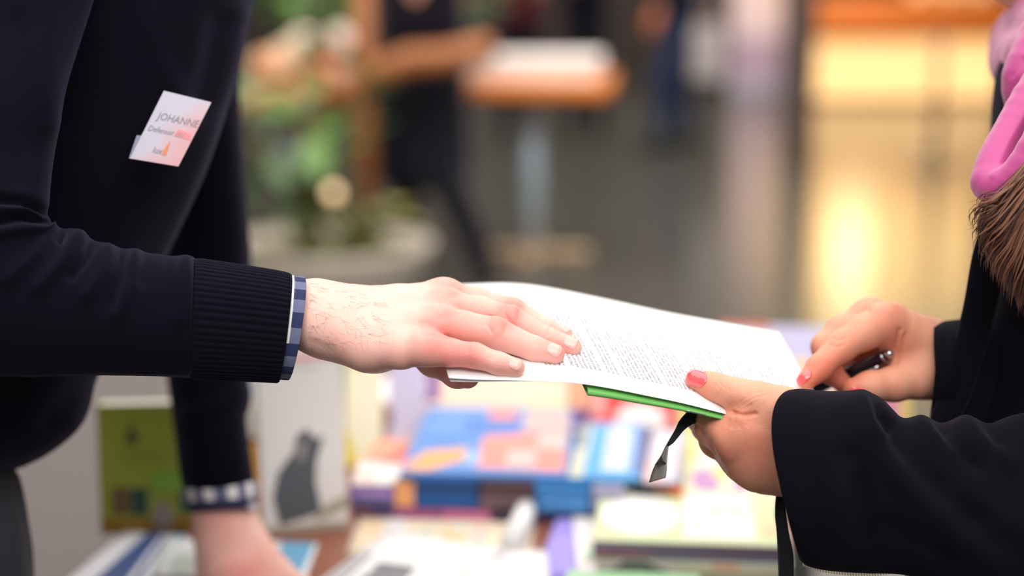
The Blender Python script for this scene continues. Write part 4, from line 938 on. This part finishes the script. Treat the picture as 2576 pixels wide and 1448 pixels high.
flat_book('teal_picture_book', 'light blue book with a pale panel on the right of the middle stack', (1428,1212), (1612,1218), ZT, .24, .006, (80,170,230), tops=[(R4(0,0,.20,.95),(206,208,190)), (R4(.44,.12,.80,.92),(212,226,246)), (R4(.50,.2,.62,.8),(206,196,226)), (R4(.02,.5,.14,.98),(124,144,160)), (R4(.86,.1,1,.98),(120,136,196))])
flat_book('dark_slab_book', 'dark book under the leaflets to the right of the middle stack', (1590,1318), (1716,1322), TZ, .24, .050, (40,40,56), fronts=[(R4(.45,.5,.8,.98),(140,84,76)), (R4(.78,.5,1,.98),(244,120,56))])
flat_book('lavender_magazine', 'pale lavender magazine with a pink corner lying beside the light blue book', (1618,1216), (1712,1220), TZ+.0505, .22, .003, (226,218,234), tops=[(R4(.0,.0,.45,.35),(246,206,206)), (R4(.8,0,1,1),(176,170,190))], cat='magazine')
leaf_sheet('flower_leaflet', 'yellow-green leaflet with purple shapes under the woman\'s hand', [(1700,1262),(1985,1290),(1940,1090),(1700,1085)], TZ+.030, (240,238,206), [(EL(.28,.28,.14,.16),(192,142,196)), (EL(.60,.26,.08,.12),(190,146,196)), (R4(.05,.55,.20,.95),(246,228,110)), (R4(.03,.35,.12,.6),(222,232,130)), (R4(.3,.5,.7,.8),(226,234,240)), (EL(.42,.38,.07,.1),(248,226,140)), (R4(.2,.0,.98,.12),(250,206,190)), (R4(.8,.03,1,.14),(250,150,190))], thick=.003)
flat_book('cream_base_book', 'thick cream book beneath the yellow-green leaflet', (1722,1296), (2010,1310), TZ, .26, .029, (236,226,206))
# ---- the foreground
leaf_sheet('comic_leaflet', 'cream leaflet with small pastel drawings in front of the middle stack', [(870,1392),(1330,1412),(1350,1312),(905,1300)], TZ+.001, (246,230,204), [(R4(.16,.45,.28,.95),(240,240,240)), (R4(.03,.3,.15,.9),(250,222,186)), (EL(.40,.5,.05,.2),(214,222,206)), (R4(.50,.2,.62,.8),(250,212,160)), (R4(.66,.2,.74,.8),(246,216,206)), (R4(.44,.1,.5,.3),(170,150,140)), (R4(.78,.2,.95,.8),(250,232,200)), (EL(.58,.75,.06,.15),(236,236,214))])
leaf_sheet('white_handout', 'large white handout with grey print blocks at the front of the table', [(690,1545),(1290,1600),(1340,1396),(978,1334)], TZ+.004, (246,246,247), [([(806,1475),(826,1475),(925,1388),(912,1385)],(172,172,178)), ([(838,1475),(850,1475),(940,1395),(932,1391)],(140,140,150)), ([(905,1470),(1010,1478),(1046,1434),(955,1419)],(120,120,130)), ([(905,1455),(1016,1462),(1018,1458),(909,1451)],(170,170,178))], bow=.004)
leaf_sheet('white_handout', 'white handout whose corner reaches the purple folder', [(1080,1570),(1400,1580),(1375,1388),(1210,1372)], TZ+.009, (247,247,247), [([(1222,1410),(1232,1414),(1272,1402),(1268,1396)],(176,160,176)), ([(1240,1396),(1246,1400),(1276,1392),(1270,1388)],(190,176,190))], bow=.003)
V, F = tubeVF([onplane(1285,1398,TZ)+[0,0,.016], onplane(1312,1345,TZ)+[0,0,.016], onplane(1330,1300,TZ)+[0,0,.016]], .0125, 20); 
tag(mesh('rolled_paper', V, F, pm((244,244,244), .7), None), 'white rolled-up paper lying across the cream leaflet', 'paper')
leaf_sheet('purple_folder', 'purple paper folder with a pink dot in the right foreground', [(1335,1500),(1452,1505),(1480,1285),(1408,1290)], TZ+.002, (170,156,240), [(EL(.86,.55,.10,.03),(250,176,190)), (R4(.05,.10,.9,.2),(120,104,206))], thick=.006, cat='folder')
leaf_sheet('white_card', 'narrow white card between the purple folder and the green-edged book', [(1452,1440),(1500,1442),(1490,1290),(1440,1292)], TZ+.010, (246,242,242), cat='leaflet')
flat_book('mint_book', 'mint green book at the lowest edge in the right foreground', (1420,1500), (1760,1512), TZ, .052, .010, (176,228,176))
flat_book('white_mint_book', 'pale book with a green triangle under the dotted book', (1470,1440), (1990,1462), TZ, .17, .016, (244,236,228), tops=[(R4(0,.0,1,.2),(190,226,196))], fronts=[(R4(0,.0,1,.3),(170,220,180)), ([(.12,.3),(.42,.3),(.30,1),(.20,1)],(112,124,120)), (R4(.45,.3,.98,.9),(232,238,206)), (R4(.62,.7,.75,1),(246,170,130))])
flat_book('light_green_book', 'light green book with a white oval and a pastel panel on its cover', (1492,1402), (1968,1418), TZ+.0165, .185, .019, (214,228,180), tops=[(EL(.24,.50,.22,.36),(250,250,248)), (R4(.48,.10,.86,.92),(246,242,238)), (EL(.56,.35,.03,.05),(240,206,180)), (EL(.66,.6,.06,.08),(250,230,200)), (EL(.78,.62,.05,.06),(246,206,186)), (EL(.70,.3,.05,.06),(240,226,240)), (EL(.95,.32,.05,.14),(250,214,170))], fronts=[(R4(0,0,1,1),(128,112,140)), (R4(.0,.05,.3,.4),(150,96,104)), (R4(.3,.4,1,.75),(110,104,120))])
# left foreground magazines
leaf_sheet('striped_magazine', 'white magazine with dark blue bands at the left corner of the table', [(120,1500),(420,1510),(470,1352),(318,1342)], TZ+.001, (238,240,246), [([(.25,.0),(.55,.0),(.60,1),(.36,1)],(70,92,150)), ([(.62,.0),(.68,.0),(.70,1),(.66,1)],(70,92,150)), ([(.80,.0),(.90,.0),(.96,1),(.84,1)],(60,160,210))], thick=.003, cat='magazine')
leaf_sheet('grey_magazine', 'pale grey magazine beside the man\'s hand on the table', [(360,1510),(560,1515),(560,1368),(420,1362)], TZ+.006, (226,230,232), [(EL(.4,.55,.2,.2),(196,206,200)), (R4(.0,.28,.9,.36),(120,116,126)), (R4(.5,.1,.9,.25),(140,136,160))], thick=.004, cat='magazine')
leaf_sheet('blue_magazine', 'blue and white magazine under the man\'s thumb', [(600,1510),(750,1512),(800,1372),(650,1366)], TZ+.001, (238,242,246), [([(.30,.0),(.85,.0),(.95,1),(.42,1)],(110,172,208)), (R4(.0,.5,.3,.98),(246,246,248))], thick=.003, cat='magazine')
# ================================================================== THE HALL
FLOOR = bpy.data.materials.new('polished_dark_stone'); FLOOR.use_nodes = True; nt = FLOOR.node_tree; b = nt.nodes['Principled BSDF']
tc = nt.nodes.new('ShaderNodeTexCoord'); nz = nt.nodes.new('ShaderNodeTexNoise'); nz.inputs['Scale'].default_value = 3; nz.inputs['Detail'].default_value = 6; nt.links.new(tc.outputs['Object'], nz.inputs[0])
mx = nt.nodes.new('ShaderNodeMix'); mx.data_type = 'RGBA'; mx.inputs[6].default_value = lin((66,67,62)); mx.inputs[7].default_value = lin((82,82,76)); nt.links.new(nz.outputs[0], mx.inputs[0]); nt.links.new(mx.outputs[2], b.inputs['Base Color'])
b.inputs['Roughness'].default_value = .2; b.inputs['Specular IOR Level'].default_value = .6
V, F = boxVF((1.0,9.0,-.1), (9,0,0), (0,11,0), (0,0,.1)); struct(mesh('floor', V, F, FLOOR, smooth=False))
V, F = boxVF((1.0,20.05,0), (9,0,0), (0,.05,0), (0,0,4.6)); struct(mesh('wall_back', V, F, mat('brown_dark_wall', (58,48,44), rough=.7, var=.1, scale=2), smooth=False))
V, F = boxVF((-8.05,9,0), (.05,0,0), (0,11,0), (0,0,4.6)); struct(mesh('wall_left', V, F, mat('grey_hall_wall', (120,112,106), rough=.8, var=.05, scale=2), smooth=False))
V, F = boxVF((10.05,9,0), (.05,0,0), (0,11,0), (0,0,4.6)); struct(mesh('wall_right', V, F, MATS['grey_hall_wall'], smooth=False))

ORW = mat('orange_wood', (212,118,28), rough=.45, var=.12, scale=8)
BRW = mat('brown_orange_wood', (150,88,40), rough=.5, var=.18, scale=8)
STEEL = mat('brushed_steel', (186,204,218), rough=.3, metal=.15, var=.03)
def bistro(label, base, ang, half=.375, zt=.74):
    t = thing('bistro_table', label, 'table', tuple(base), 'wooden-topped pedestal tables in the hall'); x, y = rotz(ang); base = np.array(base)
    V, F = boxVF(base+[0,0,zt-.075], x*half, y*half, (0,0,.075)); bevel(mesh('table_top', V, F, ORW, t), .02, 3)
    V, F = tubeVF([base+[0,0,.03], base+[0,0,zt-.075]], .045, 20); mesh('pole', V, F, STEEL, t)
    FT = mat('warm_lit_steel', (190,160,126), rough=.4, metal=.3, var=.05)  # steel foot; the warm light it reflects is put into its tan colour
    for q in (x, y):
        r = np.array([-q[1], q[0], 0]); V, F = boxVF(base, q*.27, r*.04, (0,0,.035)); bevel(mesh('foot', V, F, FT, t), .01, 2)
    return t
t1 = np.array([.098, 7.955, 0]); bistro('orange wooden table on a steel pole with a pile of papers', t1, -.10, zt=.84)
for k in range(5):
    x, y = rotz(-.1+.04*(k % 3)); V, F = boxVF(t1+[-.02+.012*k, .02-.01*k, .8405+.019*k], x*(.33-.01*k), y*(.30-.012*k), (0,0,.018))
    o = mesh('paper_stack', V, F, mat('pile_paper_%d' % (k % 2), ((232,226,226),(214,196,180))[k % 2], rough=.8, var=.06, scale=20), smooth=False)
    tag(o, 'white papers piled on the orange table, layer %s' % ('at the bottom','second from the bottom','in the middle','second from the top','at the top')[k], 'paper', 'papers piled on the orange table')
t2 = np.array([-1.12, 8.5, 0]); bistro('orange wooden table behind the leafy plants with flowers on it', t2, .25, half=.36)
# flowers on the left table
rng = random.Random(5)
fl = thing('flower_bouquet', 'white and orange flowers in a glass vase on the table behind the plants', 'flowers', tuple(t2+[.1,0,.74]))
V, F = latheVF([(.05,.0),(.06,.05),(.07,.12),(.055,.16)], t2+[.1,0,.74]); mesh('vase', V, F, mat('pale_glass', (216,206,190), rough=.15), fl)
def blob(c, r, sq=(1,1,1), n=8):
    V, F = [], []
    for i in range(n+1):
        for j in range(2*n):
            a, b_ = math.pi*i/n, math.pi*j/n; V.append(np.asarray(c)+r*np.array([math.sin(a)*math.cos(b_)*sq[0], math.sin(a)*math.sin(b_)*sq[1], math.cos(a)*sq[2]]))
    for i in range(n):
        for j in range(2*n): F.append((i*2*n+j, i*2*n+(j+1) % (2*n), (i+1)*2*n+(j+1) % (2*n), (i+1)*2*n+j))
    return V, F
def flower(c, r, rgb, parent):
    V, F = [], []
    for k in range(7):
        a = 2*math.pi*k/7; p = join((V, F), blob(np.asarray(c)+r*.5*np.array([math.cos(a), -.3, math.sin(a)]), r*.45, (1,.5,1), 5)); V, F = p
    V, F = join((V, F), blob(np.asarray(c)+[0,-r*.3,0], r*.3, n=5)); mesh('flower_head', V, F, mat('petal_%02x%02x%02x' % rgb, rgb, rough=.6, var=.08), parent)
for dx, dz, r, c_ in ((0,.20,.10,(252,232,214)),(.10,.16,.09,(246,150,100)),(-.10,.15,.08,(250,226,190)),(.17,.24,.07,(252,236,224)),(.03,.10,.07,(240,132,80)),(-.20,.12,.07,(236,186,146)),(.20,.10,.06,(246,226,216))):
    flower(t2+[.1+dx,-.05+rng.uniform(-.05,.05),.74+dz], r, c_, fl)
# leaves
def leafmesh(name, L, wd_, m_):
    V, F = [], []; n_ = 6
    for i in range(n_+1):
        u = i/n_; w_ = wd_*math.sin(math.pi*min(1, u*.92+.06))**.8; z = -.35*L*u*u
        V += [(-w_/2, u*L, z+.12*w_), (0, u*L, z), (w_/2, u*L, z+.12*w_)]
    for i in range(n_): F += [(3*i, 3*i+1, 3*i+4, 3*i+3), (3*i+1, 3*i+2, 3*i+5, 3*i+4)]
    me = bpy.data.meshes.new(name); me.from_pydata(V, [], F); me.materials.append(m_); me.polygons.foreach_set('use_smooth', [True]*len(F)); return me
LG = [leafmesh('leaf', .22, .13, mat('leaf_bright', (92,132,62), rough=.45, var=.15)), leafmesh('leaf', .20, .11, mat('leaf_mid', (96,122,86), rough=.5, var=.15)), leafmesh('leaf', .18, .12, mat('leaf_yellow', (142,140,76), rough=.5, var=.15)), leafmesh('leaf', .20, .12, mat('leaf_deep', (46,82,48), rough=.5, var=.15))]
def plant(name, label, base, h, spread, nl, kinds, seed, stemc=(120,96,64), zmin=.15, potless=True, fixed=(), bushy=1.0):
    r_ = random.Random(seed); t = thing(name, label, 'plant', tuple(base)); base = np.array(base, float); pts = []
    for k in range(5):
        a = r_.uniform(0, 6.28); tip = base+np.array([math.cos(a)*spread*r_.uniform(.2,.7), math.sin(a)*spread*r_.uniform(.2,.7), h*r_.uniform(.7,1)]); mid = (base+tip)/2+[r_.uniform(-.05,.05), r_.uniform(-.05,.05), 0]
        V, F = tubeVF([base, mid, tip], [.014,.011,.004], 7); mesh('stem', V, F, mat('stem_%d' % stemc[0], stemc, rough=.7), t); pts.append((base, mid, tip))
    for i in range(nl):
        a_, b_, c_ = r_.choice(pts); u = r_.uniform(zmin, 1); p = (a_*(1-u)**2+2*b_*u*(1-u)+c_*u*u); 
        o = bpy.data.objects.new('leaf', LG[r_.choice(kinds)]); COL.objects.link(o); o.parent = t; o.location = Vector(p-base)
        o.rotation_euler = (r_.uniform(-.4,.6), r_.uniform(-.5,.5), r_.uniform(0, 6.28)); s_ = r_.uniform(.6,1.25)*bushy; o.scale = (s_, s_, s_)
    for (x, y, z, s_, k, rz) in fixed:
        o = bpy.data.objects.new('leaf', LG[k]); COL.objects.link(o); o.parent = t; o.location = (x-base[0], y-base[1], z-base[2]); o.scale = (s_, s_, s_); o.rotation_euler = (.9, 0, rz)
    return t
PB = np.array([-.72, 6.55, 0])
pt = thing('planter', 'wide round stone-coloured planter bowl at the foot of the leafy plants', 'planter', tuple(PB))
V, F = latheVF([(.20,0),(.30,.06),(.37,.16),(.405,.27),(.415,.30),(.39,.30),(.36,.25)], PB, 40); mesh('bowl', V, F, mat('pale_stone', (186,176,164), rough=.6, var=.06, scale=12), pt)
V, F = latheVF([(.001,.255),(.37,.25)], PB, 30); mesh('soil', V, F, mat('soil_moss', (110,112,58), rough=.9, var=.3, scale=20), pt)
plant('leafy_shrub', 'tall leafy green shrub growing in the round planter', PB+[-.10,0,.25], .95, .42, 64, (0,1,1,2,2), 3, fixed=[(-.56,6.35,.80,.75,0,-1.9),(-.56,6.33,.70,.7,0,-1.6)], bushy=.9)
plant('low_ground_plant', 'low yellow-green plant at the right side of the round planter', PB+[.12,-.16,.25], .22, .34, 24, (0,2,2,1), 8, zmin=.3, bushy=.75)
plant('dark_leaf_plant', 'dark green leafy plant right behind the man\'s sleeve', np.array([-1.28,7.6,0]), 1.0, .30, 36, (1,3,3,1), 12)
plant('hanging_plant', 'green leafy plant standing on the wooden railing', np.array([-.30,8.15,1.02]), .26, .36, 22, (1,0,3), 21, zmin=.1)
plant('hanging_plant', 'pale green plant above the flowers at the top', np.array([-1.15,9.4,1.0]), .34, .42, 26, (0,0,1), 23, zmin=.1)
gb = onY(838,485,6.2); V, F = blob(gb, .024); o = mesh('glow_ball', V, F, mat('warm_glow', (255,222,180), rough=.4, var=0, emit=(255,214,164), estr=1.6)); tag(o, 'small round warm glowing ball among the plant leaves', 'lamp')  # self-lit ball stands in for a warm bright spot
V, F = tubeVF([(gb[0],gb[1],.24),(gb[0],gb[1],gb[2]-.02)], .004, 8); mesh('stake', V, F, MATS['stem_120'], o)
# wooden railing
rl = thing('wooden_railing', 'curved brown wooden railing with an upright post behind the plants', 'railing', tuple(onY(930,300,7.6)*[1,1,0]))
V, F = tubeVF([onY(x, y, 7.05) for x, y in ((760,262),(860,236),(940,186),(1030,152),(1130,146),(1240,118))], .058, 14); mesh('rail', V, F, BRW, rl)
p = onY(915,200,7.08); V, F = tubeVF([(p[0],p[1],0),(p[0],p[1],1.5)], .042, 12); mesh('post', V, F, BRW, rl)

# ---- people in the hall
def walker(label, base, facing, height, top, legs, shoe, skin=(206,150,122), stride=.0, hair=(60,44,36), long=0.0, arm=None, coatw=1.0, pose=None):
    """a standing or walking person: body (one mesh: head, neck, hands), top, trousers, shoes, hair"""
    base = np.array(base, float); x, y = rotz(facing); s = height/1.75; z = np.array([0,0,1.0]); t = thing('person', label, 'person', tuple(base))
    pt_ = lambda f, l, h: base+(x*f+y*l)*s+z*h*s
    f = Sdf(); f.chain([(pt_(0,0,1.45),.06*s),(pt_(.01,0,1.56),.055*s)], k=.03); f.chain([(pt_(.0,0,1.66),.085*s),(pt_(.03,0,1.62),.08*s)], k=.03); f.chain([(pt_(.11,0,1.63),.012*s),(pt_(.125,0,1.61),.014*s)], k=.02)
    hands = arm or [(.10,.26,.78),(.10,-.26,.78)]
    for i, (a, l, h) in enumerate(hands):
        sg = 1 if i == 0 else -1; el = pt_((a-.04)*.5-.03, sg*.25, (1.38+h)/2)
        f.chain([(pt_(0,sg*.17,1.40),.05*s),(el,.042*s),(pt_(a,l,h),.032*s)], k=.03)
        f.chain([(pt_(a,l,h),.035*s),(pt_(a+.03,l,h-.07),.034*s),(pt_(a+.04,l,h-.11),.024*s)], k=.02)
        for q in range(4): f.chain([(pt_(a+.02+.016*q,l,h-.09),.010*s),(pt_(a+.03+.016*q,l,h-.17+.01*abs(q-1)),.008*s)], k=.006)
        f.chain([(pt_(a+.05,l,h-.03),.013*s),(pt_(a+.085,l,h-.08),.010*s)], k=.008)
    f.chain([(pt_(0,0,1.0),.10*s),(pt_(0,0,1.38),.11*s)], k=.05)
    Vb, Fb, _ = sdf_mesh(f, .016, 0); o = mesh('body', Vb, Fb, skin_mat_cached(skin), t); set_attr(o, 'flush', np.zeros(len(Vb)))
    g = Sdf(); hem = .86-long; cw = coatw
    g.chain([(pt_(0,.07*cw,hem+.1),.125*s*cw),(pt_(0,.07,1.1),.115*s),(pt_(0,.09,1.38),.105*s)], k=.06, kin=.05); g.chain([(pt_(0,-.07*cw,hem+.1),.125*s*cw),(pt_(0,-.07,1.1),.115*s),(pt_(0,-.09,1.38),.105*s)], k=.06, kin=.05)
    for i, (a, l, h) in enumerate(hands):
        sg = 1 if i == 0 else -1; el = pt_((a-.04)*.5-.03, sg*.25, (1.38+h)/2); w_ = pt_(a,l,h); g.chain([(pt_(0,sg*.17,1.40),.072*s),(el,.060*s),(el+(w_-el)*.86,.045*s)], k=.03, kin=.02)
    Vt, Ft, _ = sdf_mesh(g, .02, 0); mesh('top', Vt, Ft, top, t)
    l = Sdf(); pose_ = pose or [(.10+stride,.10,0),(.10-stride,-.10,0)]
    for i, (a, la, hh) in enumerate(pose_):
        sg = 1 if i == 0 else -1; l.chain([(pt_(0,sg*.085,.95),.105*s),(pt_(a*.6+.03,sg*.095,.50),.078*s),(pt_(a-.06,la,.12+hh),.058*s)], k=.025, kin=.03)
    l.chain([(pt_(0,.07,.95),.10*s),(pt_(0,-.07,.95),.10*s)], k=.04); Vl, Fl, _ = sdf_mesh(l, .018, 0); mesh('trousers', Vl, Fl, legs, t)
    for a, la, hh in pose_:
        q = Sdf(); q.chain([(pt_(a-.09,la,.045+hh),.040*s),(pt_(a+.02,la,.042+hh),.040*s),(pt_(a+.11,la,.034+hh),.034*s)], k=.02, kin=.02); Vq, Fq, _ = sdf_mesh(q, .014, 0); mesh('shoe', Vq, Fq, shoe, t)
    q = Sdf(); q.chain([(pt_(-.025,0,1.69),.088*s),(pt_(.02,0,1.71),.076*s)], k=.02); q.chain([(pt_(-.04,0,1.62),.075*s),(pt_(-.05,0,1.55),.05*s)], k=.03); Vq, Fq, _ = sdf_mesh(q, .016, 0); mesh('hair', Vq, Fq, mat('hair_%d' % hair[0], hair, rough=.5, var=.2), t)
    return t
SKC = {}
def skin_mat_cached(rgb):
    if rgb not in SKC: SKC[rgb] = skin_mat('skin_%d' % rgb[0], rgb, tuple(int(c*.9) for c in rgb))
    return SKC[rgb]
DK = cloth_mat('hall_black_cloth', (14,12,20), (19,17,26), weave=300); DNV = cloth_mat('hall_dark_navy', (18,20,34), (24,26,42), weave=300); JEAN = cloth_mat('hall_jeans', (30,44,74), (38,52,84), weave=300)
MAR = cloth_mat('hall_maroon', (70,22,32), (84,28,40), weave=300); SHB = mat('hall_black_shoe', (22,20,22), rough=.4)
wk = onplane(1066,690,0)
walker('person in black striding past the round planter', wk, math.radians(80), 1.76, DK, DK, SHB, long=.46, coatw=1.15, arm=[(.26,.12,1.28),(.26,-.12,1.28)], pose=[(.20,.12,0),(-.22,-.32,0)])
p = onplane(1310,352,0); walker('person in a maroon top and black trousers behind the orange table', p, math.radians(-90), 1.72, MAR, DK, SHB, arm=[(.24,.14,1.26),(.24,-.14,1.26)])
p = onplane(1470,340,0); walker('person in black behind the right end of the orange table', p, math.radians(-80), 1.80, DK, DK, SHB, arm=[(.24,.14,1.26),(.24,-.14,1.26)])
p = onplane(1710,372,0); walker('person in dark blue jeans with bare forearms in the middle of the hall', p, math.radians(200), 1.78, DNV, JEAN, SHB, skin=(214,128,88), stride=.16, arm=[(.30,.24,.98),(-.30,-.22,.92)])
bg_ = onY(1782,130,11.8); bag = thing('tote_bag', 'pale grey tote bag hanging beside the person in jeans', 'bag', tuple(bg_-[0,0,.2])); V, F = boxVF(bg_-[0,0,.2], (.11,0,0), (0,.04,0), (.0,0,.38)); bevel(mesh('bag_body', V, F, mat('tote_grey', (176,168,170), rough=.8, var=.05), bag), .03, 3)
V, F = tubeVF([bg_+[-.07,0,.18], bg_+[-.05,0,.34], bg_+[0,0,.42], bg_+[.05,0,.34], bg_+[.07,0,.18]], .01, 8); mesh('handle', V, F, MATS['tote_grey'], bag)
# ---- pillars, counter, stand on the right
p = onplane(1900,228,0); V, F = boxVF(p, (.26,0,0), (0,.03,0), (0,0,2.2)); 
bn = thing('roll_up_banner', 'tall pale pink and white banner standing at the back of the hall', 'banner', tuple(p)); mesh('panel', V, F, mat('banner_pale', (226,206,216), rough=.6, var=.04, scale=3), bn, smooth=False)
V, F = boxVF(p+[0,-.035,.0], (.25,0,0), (0,.004,0), (0,0,.55)); mesh('print_band', V, F, mat('banner_lilac', (190,166,190), rough=.6, var=.04, scale=3), bn, smooth=False)
V, F = boxVF(p+[0,0,-.0], (.28,0,0), (0,.09,0), (0,0,.05)); mesh('foot', V, F, STEEL, bn, smooth=False)
p = onplane(2006,402,0); V, F = boxVF(p, (.09,0,0), (0,.09,0), (0,0,4.4)); struct(bevel(mesh('trim_1', V, F, mat('taupe_pillar', (86,72,66), rough=.6, var=.08), smooth=True), .02, 2))
cb = onplane(2250,262,0); ct = thing('bar_counter', 'bar counter with a wooden top and a glowing yellow front panel', 'counter', tuple(cb))
V, F = boxVF(cb+[.12,.35,0], (.98,0,0), (0,.35,0), (0,0,.62)); mesh('body', V, F, BRW, ct, smooth=False)
GLOW = mat('lit_panel', (236,196,140), rough=.5, var=.04, scale=2, emit=(255,204,132), estr=.9)
for k in range(4):
    V, F = boxVF(cb+[-.60+k*.45,-.012,.05], (.222,0,0), (0,.012,0), (0,0,.56)); mesh('lit_panel', V, F, GLOW, ct, smooth=False)
V, F = boxVF(cb+[.12,.30,.62], (1.02,0,0), (0,.42,0), (0,0,.34)); bevel(mesh('wooden_top', V, F, mat('bar_wood', (206,108,30), rough=.4, var=.1, scale=6), ct), .02, 2)
for k in range(3):
    q = onplane(2320+k*75,262,0)+[0,.2,.96]; V, F = latheVF([(.09,0),(.12,.04),(.13,.10),(.10,.13)], q, 20); tag(mesh('serving_bowl', V, F, mat('bowl_cream', (240,206,160), rough=.3), None), 'cream serving bowl on the bar counter, %s' % ('on the left','in the middle','by the pink coat')[k], 'bowl', 'bowls on the bar counter')
V, F = boxVF(cb+[.12,1.1,1.12], (1.0,0,0), (0,.05,0), (0,0,1.3)); o = mesh('lit_shelf_wall', V, F, mat('warm_backlight', (250,220,150), rough=.6, var=.05, scale=2, emit=(255,206,124), estr=2.6), smooth=False); tag(o, 'glowing warm yellow back panel above the bar counter', 'light panel')
for k, (px_, zz) in enumerate(((2135,1.46),)):
    q = onplane(px_,262,0)+[0,-.3,zz]; V, F = blob(q, .22); o = mesh('pendant_lamp', V, F, mat('lamp_globe', (255,236,200), rough=.4, var=0, emit=(255,226,170), estr=(13.0)), None); tag(o, 'glowing globe lamp above the %s end of the bar counter' % ('left','right')[k], 'lamp', 'globe lamps over the bar')
    V, F = tubeVF([q+[0,0,.22], (q[0],q[1],4.4)], .01, 6); mesh('cable', V, F, MATS['steel_leg'], o)
sp = onplane(2350,424,0); st = thing('barrier_post', 'slim grey barrier post with a round knob standing in front of the bar', 'post', tuple(sp))
V, F = tubeVF([sp, sp+[0,0,.9]], .028, 14); mesh('pole', V, F, mat('taupe_metal', (120,108,92), rough=.4, metal=.4), st)
V, F = latheVF([(.14,0),(.14,.012),(.03,.03)], sp, 24); mesh('base', V, F, MATS['taupe_metal'], st)
V, F = blob(onY(2330,372,sp[1]-.05), .045); mesh('knob', V, F, mat('pale_knob', (206,186,150), rough=.4), st)
p = onplane(2560,330,0)+[.22,0,0]; walker('person in a white coat with a pink top at the right edge of the hall', p, math.radians(170), 1.7, cloth_mat('hall_white', (206,200,200), (222,216,216), weave=300), cloth_mat('hall_grey', (120,116,118), (134,130,132), weave=300), SHB, long=.4, coatw=1.15)
# pale cabinet at the left
q = onY(150,1200,3.35); V, F = boxVF((-1.35,3.55,0), (.66,0,0), (0,.22,0), (0,0,.66)); cbn = thing('low_cabinet', 'pale grey low cabinet behind the man', 'cabinet', (-1.35,3.55,0)); bevel(mesh('body', V, F, mat('cabinet_grey', (176,166,164), rough=.6, var=.03, scale=4), cbn), .006, 2)
for k in range(2):
    V, F = boxVF((-1.68+k*.66,3.322,.04), (.315,0,0), (0,.009,0), (0,0,.59)); d_ = mesh('door', V, F, mat('cabinet_door', (180,170,168), rough=.55, var=.03, scale=4), cbn, smooth=False); V, F = tubeVF([(-1.41+k*.1,3.305,.5),(-1.41+k*.1,3.305,.56)], .006, 8); mesh('handle', V, F, MATS['brushed_steel'], d_)
